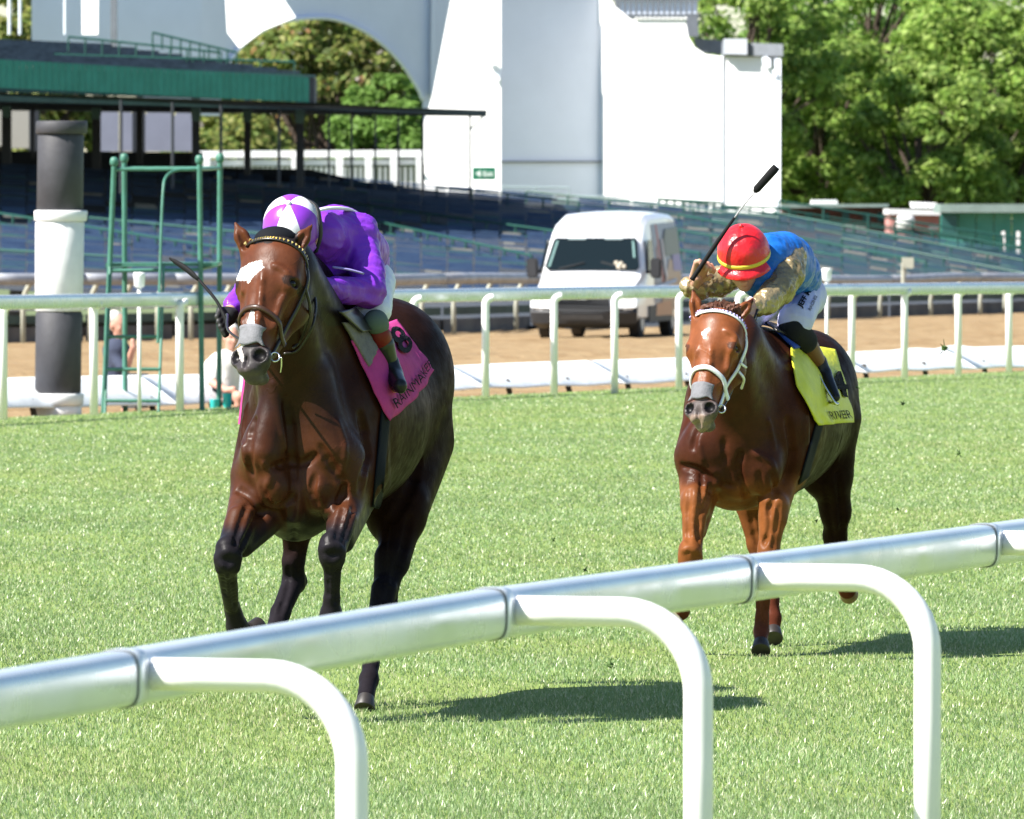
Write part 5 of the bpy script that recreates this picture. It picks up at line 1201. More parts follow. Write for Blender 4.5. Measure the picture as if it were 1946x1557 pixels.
    hd = (d > -.12) & (b < .30) & (np.abs(l) < .16) & ((V[:, 1] - OFF2) < 26.4) & (py < 840)
    C[hd] = mixc(C[hd], (.20, .060, .019), np.full(hd.sum(), .85) * (1 - sm(b[hd], .09, .17) * .6))
    C = mixc(C, (.085, .068, .066), sm(d + .012 * n1, .468, .50) * hd)
    C = mixc(C, (.24, .17, .13), sm(d + .02 * n2, .565, .59) * hd * (b < .09) * .8)
    C = mixc(C, (.006, .005, .006), (((np.abs(np.abs(l) - .045) / .022) ** 2 + ((d - .528) / .031) ** 2 + ((b - .015) / .03) ** 2) < 1.15) * hd * 1.0)
    C = mixc(C, (.03, .014, .010), hd * ((((np.abs(l) - .100) / .020) ** 2 + ((d - .18) / .022) ** 2) < 1) * (b > .0) * .75)
    star = inpoly(px + 1.2 * n2, py + n2, [(1332, 632), (1338, 627), (1348, 624), (1349, 628), (1343, 633), (1341, 640), (1342, 646), (1337, 642)])
    C[hd & star] = (.80, .74, .68)
    C = np.concatenate([C, (1 - .93 * np.maximum(sm(V[:, 1] - OFF2, 26.25, 26.55), sm(-V[:, 2], -.75, -.65) * .5))[:, None]], 1)
    o = link('horse', mesh('horse', V - np.array((1.15, 27.3 + OFF2, 0)), Q, M_coat, True, C), None, (1.15, 27.3 + OFF2, 0))
    tag(o, 'chestnut racehorse in white bridle galloping behind, under the red capped jockey', 'horse', 'racehorses galloping on the turf')
    S = Surf(V, Q)
    for s in (-1, 1):
        mb = MB(); c = h(s * .091, .051, .180); prof = [(.018 * math.sin(a), -.018 * math.cos(a)) for a in np.linspace(.05, 3.09, 10)]
        mb.lathe(prof, c, 16); mb.build('eye', M_eye, o, True)
    mh = mat('pale_hoof', (.42, .36, .28), rough=.5, var=.3, vscale=30)
    for t_, q_, m_ in (((1446, 1221, 26.42), (1446, 1236, 26.38), None), ((1286, 1172, 26.56), (1270, 1190, 26.46), mh), ((1470, 1197, 27.4), (1470, 1212, 27.36), None), ((1610, 1122, 28.55), (1622, 1148, 28.7), mat('tan_hoof', (.16, .09, .04), rough=.5, var=.4, vscale=25))):
        a = P(*t_); hoof('hoof', a, P(*q_) - a, o, .72, m_)
    return o, S, h, V
H1, S1, HD1, V1 = horse_one()
H2, S2, HD2, V2 = horse_two()
# ------------------------------------------------------------------ tack
M_pink = mat('pink_cloth', (.44, .045, .205), rough=.85, spec=.15, var=.14, vscale=12, bump=.5, bscale=30, bdist=.008)
M_yellow = mat('yellow_cloth', (.62, .62, .03), rough=.55, var=.12, vscale=12, bump=.5, bscale=30, bdist=.01)
M_print = mat('black_print', (.010, .010, .014), rough=.9, spec=.05)
M_pad = mat('grey_saddle_pad', (.15, .135, .13), rough=.9, var=.2, vscale=20, bump=.6, bscale=40, bdist=.01)
M_bluepad = mat('blue_saddle_pad', (.02, .07, .33), rough=.7, var=.15, vscale=20, bump=.4, bscale=40, bdist=.01)
M_dark = mat('dark_webbing', (.008, .009, .012), rough=.8, spec=.1, bump=.3, bscale=120, bdist=.003)
M_mane = mat('mane_hair', (.016, .010, .008), rough=.5, var=.3, vscale=40)
M_mane2 = mat('chestnut_mane_hair', (.10, .035, .018), rough=.5, var=.3, vscale=40)

def bridle(S, h, o, m, m_brow, m_nose, studs, scl=1.0):
    L = lambda s: S.hline(h, [(s * .135, .125, .055), (s * .125, .125, .13), (s * .118, .130, .21), (s * .100, .125, .32), (s * .075, .110, .42), (s * .062, .090, .485)], .004)
    b = strap('bridle', L(1), .017 * scl, m, o); strap('cheek_strap', L(-1), .017 * scl, m, b)
    bl = S.hline(h, [(-.125, .13, .055), (-.115, .07, .022), (-.085, .02, -.004), (-.04, -.02, -.016), (0, -.03, -.02), (.04, -.02, -.016), (.085, .02, -.004), (.115, .07, .022), (.125, .13, .055)], .006, 4)
    strap('browband', bl, .019 * scl, m_brow, b); mb = MB(); A = bl
    for i in range(1, len(A) - 2):
        p = Vector(A[i][0]) + Vector(A[i][1]) * .005; t = Vector(A[i + 1][0] - A[i][0]); n = Vector(A[i][1]); u = t.cross(n).normalized()
        if u.z < 0: u = -u
        w = t * .33; mb.add([p - u * .007, p + u * .008 - w, p + u * .008 + w, p + n * .005], [(0, 1, 3), (1, 2, 3), (2, 0, 3)])
    mb.build('stud', studs, b)
    strap('noseband', S.hline(h, [(-.075, .15, .42), (-.088, .10, .395), (-.085, .05, .355), (-.05, -.02, .325), (0, -.03, .318), (.05, -.02, .325), (.085, .05, .355), (.088, .10, .395), (.075, .15, .42)], .006, 5), .020 * scl, m_nose, b, th=.006)
    for s in (-1, 1):
        p, n = S.near(h(s * .062, .085, .505), .014); p = Vector(p)
        MB().tube([p + Vector((math.cos(a) * .017, math.sin(a) * .010, math.sin(a) * .017)) for a in np.linspace(0, 2 * math.pi, 17)], .0032, 6, False).build('bit_ring', M_metal, b, True)
    def fm(u, v, off=.009):
        e = .012 * math.sin(u * math.pi * 2) * 0 + (.010 * math.cos(u * 2 * math.pi) * (1 if v > .5 else -.4))
        return S.near(h(-.062 + .124 * u, -.02 + .06 * abs(u - .5), .400 + .085 * v - e), off)
    patch('nasal_strip', fm, M_strip, b, 14, 8, .0015)
    return b
def rein(b, pts, m, r=.0045, name='rein'):
    q = spline([tuple(p) for p in pts], 8); MB().tube(q, r, 6).build(name, m, b, True)
def sp(S, x, y, yf, off=.01): return S.hit(x, y, yf, off)[0]

# horse 1
B1 = bridle(S1, HD1, H1, M_leather, M_leather, M_brownleather, M_gold)
rein(B1, [sp(S1, 540, 670, 22.3), sp(S1, 566, 662, 22.5), P(592, 625, 22.55), P(600, 585, 22.6), P(597, 555, 22.7), P(600, 545, 22.75)], M_leather, .0055)
rein(B1, [P(600, 548, 22.75), P(604, 590, 22.75), P(618, 620, 22.8), P(640, 622, 22.9), P(650, 600, 23.0), P(640, 575, 23.1)], M_leather, .005)
rein(B1, [sp(S1, 444, 655, 22.3), P(434, 628, 22.45), P(432, 600, 22.7), P(430, 600, 22.9)], M_leather, .0055)
rein(B1, [sp(S1, 578, 545, 22.4, .006), sp(S1, 585, 590, 22.4, .008), sp(S1, 572, 640, 22.4, .008), sp(S1, 556, 660, 22.4)], M_leather, .006, 'throat_latch')
rein(B1, [sp(S1, 536, 676, 22.3), sp(S1, 537, 690, 22.3, .02), sp(S1, 536, 703, 22.3, .02)], M_metal, .0028, 'bit_shank')
C1 = thing('saddle_cloth', P(735, 700, 23.75), 'pink saddle cloth with a black 8 under the purple jockey', 'saddle cloth', 'numbered saddle cloths')
fm = patch_map(S1, [(662, 648), (752, 612), (817, 706), (732, 800)], .014, 23.8, .010, 1,
               curve=lambda u, v: (10 * math.sin(math.pi * u) * v, 4 * math.sin(math.pi * v) * (1 - u)) )
cl1, g1, n1_ = patch('cloth', fm, M_pink, C1, 34, 30, .004)
op = on_patch(g1, n1_, .011)
def lettering(name, body, f, u0, v0, su, sv, m, parent, bold=.0, ang=0.0, squeeze=1.0):
    V, Fc = text_mesh(body, 1.0, bold, squeeze); W = []
    ca, sa = math.cos(ang), math.sin(ang)
    for x, y, _ in V:
        x2, y2 = x * ca - y * sa, x * sa + y * ca
        W.append(f(u0 + x2 * su, v0 - y2 * sv))
    return part(name, W, Fc, m, parent)
lettering('number', '8', op, .78, .33, .60, .54, M_print, C1, .02)
lettering('race_name', 'RAINMAKER', op, .54, .86, .160, .165, M_print, C1, .0)
# the other side of the cloth shows past the breast
fm = patch_map(S1, [(470, 735), (476, 735), (470, 765), (455, 768)], .02, 23.2, 0)
V = []
for i in range(13):
    for j in range(9):
        a = i / 12; b_ = j / 8; V.append(Vector((-1.02 - .035 * b_ - .01 * math.sin(a * 9), 23.45 + OFF1 + .5 * a, 1.42 - .30 * b_)))
part('cloth', V, [(i * 9 + j, i * 9 + j + 1, (i + 1) * 9 + j + 1, (i + 1) * 9 + j) for i in range(12) for j in range(8)], M_pink, C1, True)
SD1 = thing('saddle', P(680, 620, 23.6), 'small dark racing saddle on a grey pad under the purple jockey', 'saddle', 'racing saddles')
fm = patch_map(S1, [(644, 612), (684, 618), (708, 668), (694, 700)], .022, 23.5, .004, 3); patch('saddle_pad', fm, M_pad, SD1, 18, 18, .012)
fm = patch_map(S1, [(628, 590), (700, 592), (712, 640), (672, 636)], .040, 23.5, .003, 5); patch('saddle_flap', fm, M_leather, SD1, 16, 14, .010)
fm = patch_map(S1, [(724, 770), (740, 770), (722, 966), (706, 964)], .008, 23.7, 0); patch('girth', fm, M_dark, SD1, 6, 26, .006)
strap('stirrup_leather', [(np.array(P(x, y, 23.46)), np.array((.5, -.8, .1))) for x, y in ((668, 606), (684, 632), (700, 652), (718, 672))], .022, M_leather, SD1)
bk = [P(x, y, 23.44) for x, y in ((697, 640), (707, 648), (700, 657), (690, 648), (697, 640))]
MB().tube(bk, .003, 6).build('buckle', M_metal, SD1, True)
strap('billet', [(np.array(P(x, y, 23.45)), np.array((.4, -.9, .2))) for x, y in ((672, 616), (680, 628), (690, 640))], .026, M_pad, SD1)
# horse 2
B2 = bridle(S2, HD2, H2, M_whitestrap, M_whitestrap, M_whitestrap, mat('lilac_bead', (.45, .38, .72), rough=.3), 1.1)
rein(B2, [sp(S2, 1368, 778, 25.9), P(1392, 740, 26.0), P(1404, 700, 26.1), P(1416, 660, 26.2), P(1432, 610, 26.3), P(1440, 588, 26.35)], M_leather, .005)
rein(B2, [sp(S2, 1400, 688, 26.0, .02), sp(S2, 1404, 694, 26.0, .022), sp(S2, 1410, 698, 26.0, .02)], M_whitestrap, .006, 'strap_end')
rein(B2, [sp(S2, 1398, 705, 26.0, .02), sp(S2, 1406, 718, 26.0, .022), sp(S2, 1407, 732, 26.0, .02)], M_whitestrap, .006, 'strap_end')
C2 = thing('saddle_cloth', P(1570, 740, 27.3), 'yellow saddle cloth with a black 4 under the red capped jockey', 'saddle cloth', 'numbered saddle cloths')
fm = patch_map(S2, [(1500, 655), (1584, 668), (1617, 802), (1549, 808)], .014, 27.4, .010, 4, curve=lambda u, v: (-16 * math.sin(math.pi * v) * (1 - u), 0))
cl2, g2, n2_ = patch('cloth', fm, M_yellow, C2, 30, 30, .004); op2 = on_patch(g2, n2_, .009)
lettering('number', '4', op2, .82, .52, .70, .46, M_print, C2, .03)
lettering('race_name', 'RIVER', op2, .62, .90, .22, .15, M_print, C2, .0)
SD2 = thing('saddle', P(1480, 630, 27.0), 'small racing saddle on a blue pad under the red capped jockey', 'saddle', 'racing saddles')
fm = patch_map(S2, [(1446, 606), (1478, 608), (1524, 664), (1506, 668)], .020, 27.1, .003, 3); patch('saddle_pad', fm, M_bluepad, SD2, 18, 14, .012)
fm = patch_map(S2, [(1432, 604), (1466, 612), (1500, 650), (1470, 640)], .034, 27.0, .003, 3); patch('saddle_flap', fm, M_leather, SD2, 14, 12, .010)
fm = patch_map(S2, [(1550, 800), (1564, 800), (1534, 905), (1516, 920)], .008, 27.0, 0); patch('girth', fm, M_dark, SD2, 6, 22, .006)
# manes, forelocks and tails
def mane(o, S, pts, yf, m, n=220, ln=.13, seed=1, name='mane', dr=(0.3, .1, -1), spread=.4, w=.004):
    r = random.Random(seed); mb = MB(); L = S.line(pts, yf, .002, 10)
    for i in range(n):
        p, nn = L[r.randrange(len(L))]; p = Vector(p) + Vector((r.gauss(0, .008), r.gauss(0, .01), r.gauss(0, .005))); nn = Vector(nn)
        d = Vector(dr).normalized() + Vector((r.gauss(0, spread), r.gauss(0, spread), r.gauss(0, spread)))
        l = ln * r.uniform(.5, 1.2); a = p + nn * .015 + d * l * .3; b = p + nn * .02 + d * l * .65 + Vector((0, 0, -l * .08)); c = p + d * l + Vector((0, 0, -l * .2))
        s = d.cross(Vector((0, 1, 0))).normalized() * w
        mb.add([p - s, p + s, a - s, a + s, b - s * .8, b + s * .8, c], [(0, 1, 3, 2), (2, 3, 5, 4), (4, 5, 6)])
    return mb.build(name, m, o)
_f = Field((-1.02, 22.1 + OFF1, 1.6), (-.72, 22.7 + OFF1, 2.0), .005); _f.ell(P(524, 458, 22.42), (.083, .07, .056), .02); _f.ell(P(545, 462, 22.50), (.055, .08, .045), .02)
_V, _Q = _f.skin(2); part('forelock', _V, _Q, M_dark, H1, True)
mane(H2, S2, [(1335, 588), (1352, 584), (1372, 584), (1392, 592)], 25.95, M_mane2, 420, .024, 4, 'forelock', (.8, -.4, -.1), .35, .005)
for o_, p_, m_ in ((H1, (735, 640, 25.15), M_mane), (H2, (1538, 690, 28.6), M_mane2)):
    a = P(*p_); mb = MB(); r = random.Random(5)
    for i in range(120):
        j = Vector((r.gauss(0, .03), r.gauss(0, .03), r.gauss(0, .03)))
        mb.tube([a + j * .4, a + Vector((0, .18, .0)) + j, a + Vector((-.03, .35, -.22)) + j * 1.1, a + Vector((-.06, .42, -.50)) + j * 1.3], [.006, .007, .006, .002], 4)
    mb.build('tail', m_, o_)
# ------------------------------------------------------------------ jockeys
M_skin = mat('skin', attr=True, rough=.55, spec=.4, var=.08, vscale=30)
def satin(name, c, c2=None): return mat(name, c, rough=.36, spec=.32, var=.10, vscale=6, bump=.55, bscale=7, bdist=.04)
M_purple = satin('purple_silk', (.20, .035, .50)); M_blue = satin('blue_silk', (.012, .13, .50)); M_tan = mat('gold_silk', (.40, .31, .17), rough=.30, metal=.45, spec=.6, col2=(.25, .19, .095), vscale=5, bump=.9, bscale=9, bdist=.04)
M_breech = mat('white_breeches', (.72, .74, .84), rough=.6, var=.06, vscale=10, bump=.6, bscale=14, bdist=.02)
M_breech2 = mat('lilac_white_breeches', (.55, .55, .80), rough=.6, var=.06, vscale=10, bump=.6, bscale=14, bdist=.02)
M_boot = mat('black_boot', (.010, .011, .013), rough=.35, spec=.3)
M_sock = mat('grey_green_boot_top', (.085, .12, .10), rough=.8)
M_redband = mat('red_brown_boot', (.17, .018, .012), rough=.5, spec=.2)
M_greenboot = mat('dark_green_boot', (.020, .030, .016), rough=.4)
M_tanboot = mat('tan_boot', (.16, .06, .025), rough=.45)
M_capwhite = mat('white_cap_silk', (.80, .79, .82), rough=.35, bump=.2, bscale=20, bdist=.01)
M_cappurple = mat('purple_cap_silk', (.24, .04, .52), rough=.3, bump=.2, bscale=20, bdist=.01)
M_capred = mat('red_cap_silk', (.62, .012, .018), rough=.3, spec=.6, bump=.8, bscale=12, bdist=.02)
M_capband = mat('yellow_cap_band', (.62, .50, .04), rough=.5)
M_glove = mat('black_glove', (.015, .015, .016), rough=.6, bump=.3, bscale=80, bdist=.004)
M_goggle = mat('goggle_lens', (.02, .02, .025), rough=.05, coat=1)
M_whip = mat('black_whip', (.009, .009, .010), rough=.7, spec=.15)
SK = np.array((.50, .27, .20))

def cloth_part(name, lo, hi, prims, m, parent, res=.0065, ells=(), subs=(), wr=0.0, seed=0, smooth=2, wfreq=28):
    f = Field(lo, hi, res); cones(f, prims)
    for (p, r, k) in ells: f.ell(P(*p), r, k)
    for (p, q, ra, rb, k) in subs: f.cone(P(*p), P(*q), ra * M(p[2]), rb * M(q[2]), k, sub=True)
    V, Q = f.skin(smooth)
    if wr:
        # folds: ridged waves pushed out along the surface
        e1 = V[Q[:, 1]] - V[Q[:, 0]]; e2 = V[Q[:, 3]] - V[Q[:, 0]]; fn = np.cross(e1, e2); N = np.zeros_like(V)
        for i in range(4): np.add.at(N, Q[:, i], fn)
        N /= np.linalg.norm(N, axis=1)[:, None] + 1e-12
        w = vnoise(V, wfreq, seed); w2 = vnoise(V, wfreq * .45, seed + 9)
        V = V + N * ((1 - np.abs(w) * 1.6) * wr * (.4 + .6 * sm(w2, -.4, .4)))[:, None]
    return part(name, V, Q, m, parent, True)
def hand(f, W, Kn, fdir, curl, side, sc=1.0):
    """palm from wrist W to knuckles Kn, four fingers curling round, thumb on one side"""
    W = Vector(W); Kn = Vector(Kn); a = (Kn - W).normalized(); s = Vector(side).normalized(); c = Vector(curl).normalized()
    f.cone(W, W + a * .02, .026 * sc, .027 * sc, .01); f.cone(W + a * .02 - s * .018, Kn - s * .028, .018 * sc, .014 * sc, .012)
    f.cone(W + a * .02 + s * .018, Kn + s * .028, .018 * sc, .014 * sc, .012); f.cone(W + a * .02, Kn, .02 * sc, .016 * sc, .012)
    for i, l in enumerate((.92, 1.05, 1.0, .80)):
        k0 = Kn + s * (.031 - .021 * i); k1 = k0 + (a * .55 + c * .83).normalized() * .036 * l
        k2 = k1 + (c * .75 - a * .66).normalized() * .026 * l; k3 = k2 + (-a * .95 + c * .1).normalized() * .020 * l
        f.cone(k0, k1, .0105 * sc, .0095 * sc, .004); f.cone(k1, k2, .0095 * sc, .0088 * sc, .003); f.cone(k2, k3, .0088 * sc, .0078 * sc, .003)
    t0 = W + a * .03 + s * .028; t1 = t0 + (a * .7 + s * .55 + c * .45) * .032; t2 = t1 + (a * .55 + c * .8 - s * .3) * .028
    f.cone(t0, t1, .013, .0115, .008); f.cone(t1, t2, .0115, .0095, .004)

def helmet(o, c, up, fw, r, sections, band=None, m_peak=None, name='helmet', peak=1.0, rot=0.0):
    """cap of silk wedges with a peak and a button"""
    up = Vector(up).normalized(); fw = Vector(fw); fw = (fw - up * fw.dot(up)).normalized(); sd = up.cross(fw); c = Vector(c)
    ns = len(sections); first = None
    for k, m in enumerate(sections):
        V = []; Fc = []; na, nb = 8, 12
        for j in range(nb + 1):
            th = math.pi * .5 * 1.12 * j / nb
            for i in range(na + 1):
                ph = 2 * math.pi * (k - rot + i / na) / ns
                sx = .93 + .0 * math.cos(ph); rr = r * (1 + .012 * math.sin(math.pi * i / na))
                w = max(0.0, math.sin(th))
                V.append(c + up * (math.cos(th) * rr * 1.0) + (fw * math.cos(ph) * 1.10 + sd * math.sin(ph) * .95) * rr * w)
        for j in range(nb):
            for i in range(na):
                q = j * (na + 1) + i; Fc.append((q, q + na + 1, q + na + 2, q + 1))
        s_ = part('cap_panel' if first else name, V, Fc, m, first or o, True)
        if not first: first = s_
    mb = MB(); bt = [(0.001, .012), (.008, .010), (.012, .002), (.010, -.004)]
    q = up.to_track_quat('Z', 'Y').to_matrix()
    V0 = MB().lathe(bt, (0, 0, 0), 12); mb.add([q @ Vector(v) + c + up * r for v in V0.V], V0.F); mb.build('button', sections[0], first, True)
    # peak
    V = []; Fc = []; n = 16
    for j, (ra, dz) in enumerate(((.98, -.20), (1.02, -.25), (1.25, -.36), (1.42, -.50), (1.40, -.53), (1.2, -.42), (.96, -.30))):
        for i in range(n + 1):
            ph = (i / n - .5) * 2.1; k = math.cos(ph * .72); q_ = .98 + (ra - .98) * k * peak
            V.append(c + up * (r * (dz * (.5 + .5 * k) - .12 * (1 - k))) + (fw * math.cos(ph) * 1.10 + sd * math.sin(ph) * .95) * r * q_)
    for j in range(6):
        for i in range(n): q_ = j * (n + 1) + i; Fc.append((q_, q_ + n + 1, q_ + n + 2, q_ + 1))
    part('peak', V, Fc, m_peak or sections[0], first, True)
    if band:
        ring = [c - up * r * .14 + (fw * math.cos(a) * 1.10 + sd * math.sin(a) * .95) * r * 1.0 for a in np.linspace(0, 2 * math.pi, 41)]
        MB().tube(ring, .0085, 8, False, flat=(1.2, .5), upv=up).build('hat_band', band, first, True)
    return first
def jockey_one():
    root = thing('person', P(650, 480, 23.6), 'jockey in purple silks and purple and white cap, head down', 'person', 'jockeys')
    lo, hi = (-1.25, 22.5 + OFF1, .85), (-.35, 24.4 + OFF1, 2.08)
    hc = P(560, 448, 23.00); up = Vector((-.08, -.66, .75)); fw = Vector((-.05, -.65, -.75))
    f = Field(lo, hi, .0055); face(f, hc, up, fw)
    cones(f, [((570, 460, 23.06), (615, 445, 23.22), 26, 30, .02), ((600, 448, 23.2), (690, 465, 23.75), 34, 28, .04), ((690, 480, 23.75), (705, 505, 23.95), 24, 20, .04),
              ((672, 452, 23.35), (701, 550, 23.15), 22, 16, .02), ((701, 552, 23.15), (618, 545, 22.90), 16, 12, .02),
              ((575, 465, 23.35), (468, 555, 23.22), 22, 16, .02), ((468, 555, 23.22), (436, 592, 23.0), 15, 12, .02),
              ((710, 520, 24.0), (708, 590, 23.22), 24, 20, .02), ((708, 596, 23.20), (738, 690, 23.30), 20, 13, .02), ((738, 692, 23.30), (752, 735, 23.14), 12, 12, .02),
              ((660, 520, 24.0), (600, 590, 23.6), 30, 22, .02), ((600, 600, 23.6), (560, 690, 23.75), 18, 12, .02)])
    V, Q = f.skin(2); C = np.tile(SK, (len(V), 1)); part('body', V, Q, M_skin, root, True, C)
    # silks
    cloth_part('jacket', lo, hi, [((606, 450, 23.18), (640, 459, 23.45), 52, 60, .05), ((640, 459, 23.45), (690, 478, 23.85), 60, 46, .05), ((688, 480, 23.85), (700, 500, 24.0), 42, 38, .04),
               ((580, 452, 23.20), (680, 446, 23.34), 44, 38, .04), ((676, 450, 23.34), (698, 515, 23.20), 38, 31, .03), ((698, 515, 23.20), (702, 552, 23.12), 31, 28, .02),
               ((702, 555, 23.12), (640, 552, 22.98), 27, 21, .02), ((640, 552, 22.98), (606, 545, 22.86), 20, 16, .02),
               ((570, 462, 23.34), (475, 548, 23.22), 34, 26, .03), ((475, 548, 23.22), (443, 584, 23.04), 25, 17, .02), ((640, 490, 23.3), (600, 510, 23.2), 40, 30, .04)],
               M_purple, root, .0065, wr=.010, seed=3, wfreq=22)
    part('jacket', *(lambda m: (m.V, m.F))(MB().tube(spline([P(602, 400, 23.05), P(625, 396, 23.12), P(655, 397, 23.25), P(672, 404, 23.4)], 6), .014, 8, True, flat=(.5, 1.3))), M_capwhite, root, True)['label'] = 'white band across the shoulders'
    cloth_part('breeches', lo, hi, [((714, 532, 23.9), (714, 590, 23.22), 36, 28, .03), ((711, 592, 23.22), (694, 598, 23.20), 25, 20, .02),
               ((670, 520, 24.0), (600, 585, 23.6), 36, 26, .03)], M_breech, root, wr=.006, seed=5)
    def sleeve(name, a, b, ra, rb, m, n=14):
        return cloth_part(name, lo, hi, [(a, b, ra, rb, .01)], m, root, .006)
    sleeve('boot_top', (714, 612, 23.11), (717, 617, 23.13), 24, 23, M_sock)
    sleeve('boot_band', (720, 636, 23.14), (731, 661, 23.20), 22, 20, M_redband)
    b = cloth_part('boot', lo, hi, [((730, 655, 23.17), (741, 694, 23.21), 20, 16, .01)], M_greenboot, root, .006)
    cloth_part('boot', lo, hi, [((740, 690, 23.21), (744, 715, 23.19), 19, 22, .01), ((744, 712, 23.21), (760, 733, 23.05), 21, 14, .012), ((738, 705, 23.25), (740, 728, 23.25), 12, 12, .01), ((740, 734, 23.23), (762, 740, 23.05), 8, 8, .01)], M_boot, root, .005)
    cloth_part('boot', lo, hi, [((600, 600, 23.6), (562, 690, 23.75), 20, 14, .01), ((562, 695, 23.75), (558, 735, 23.58), 14, 11, .01)], M_boot, root, .006)
    # gloved hands
    f = Field((-1.25, 22.5 + OFF1, 1.4), (-.6, 23.3 + OFF1, 1.8), .0042)
    hand(f, P(440, 598, 22.98), P(424, 606, 22.93), None, (-.2, -.6, -.6), (-.3, .3, .9), 1.08)
    V, Q = f.skin(1); part('glove', V, Q, M_glove, root, True)
    f = Field((-1.25, 22.5 + OFF1, 1.4), (-.6, 23.3 + OFF1, 1.9), .0045)
    hand(f, P(608, 545, 22.88), P(592, 540, 22.80), None, (-.2, -.6, -.6), (-.2, .2, .9), 1.08)
    V, Q = f.skin(1); part('glove', V, Q, M_glove, root, True)
    hp = helmet(root, P(554, 430, 23.0), up, fw, .116, [M_capwhite, M_cappurple] * 3, None, M_cappurple, peak=.1, rot=.5)
    g = [P(600, 390, 22.98), P(608, 420, 22.95), P(609, 450, 22.96), P(600, 480, 23.0)]
    MB().tube(spline([P(572, 374, 23.03)] + g, 6), .0075, 6, flat=(.5, 1.4)).build('goggle_strap', M_glove, root, True)
    MB().tube(spline([P(632, 508, 22.98), P(660, 512, 22.98), P(690, 520, 23.0)], 6), .012, 8, flat=(.4, 1.3)).build('arm_band', mat('lilac_band', (.30, .26, .55), rough=.5), root, True)
    # stirrup
    st = thing('stirrup', P(745, 738, 23.6), 'steel stirrup under the boot of the purple jockey', 'stirrup')
    mb = MB().tube(spline([P(727, 698, 23.20), P(736, 708, 23.14), P(752, 732, 23.10), P(757, 742, 23.13)], 5), .005, 6); mb.tube([P(735, 744, 23.30), P(762, 742, 23.12)], .008, 6); mb.build('stirrup_iron', M_metal, st, True)
    w = thing('whip', P(425, 600, 22.9), 'black riding whip held low in the gloved hand', 'whip')
    mb = MB(); mb.tube(spline([P(434, 620, 22.86), P(426, 600, 22.88), P(410, 570, 22.92), P(378, 532, 23.0)], 6), [.008] * 8 + [.006] * 11, 8); mb.build('handle', M_whip, w, True)
    MB().tube(spline([P(378, 532, 23.0), P(352, 510, 23.05), P(322, 491, 23.1)], 6), [.007, .009, .011, .012, .012, .012, .012, .012, .011, .010, .009, .006, .005], 8, flat=(1, .5)).build('popper', M_whip, w, True)
jockey_one()

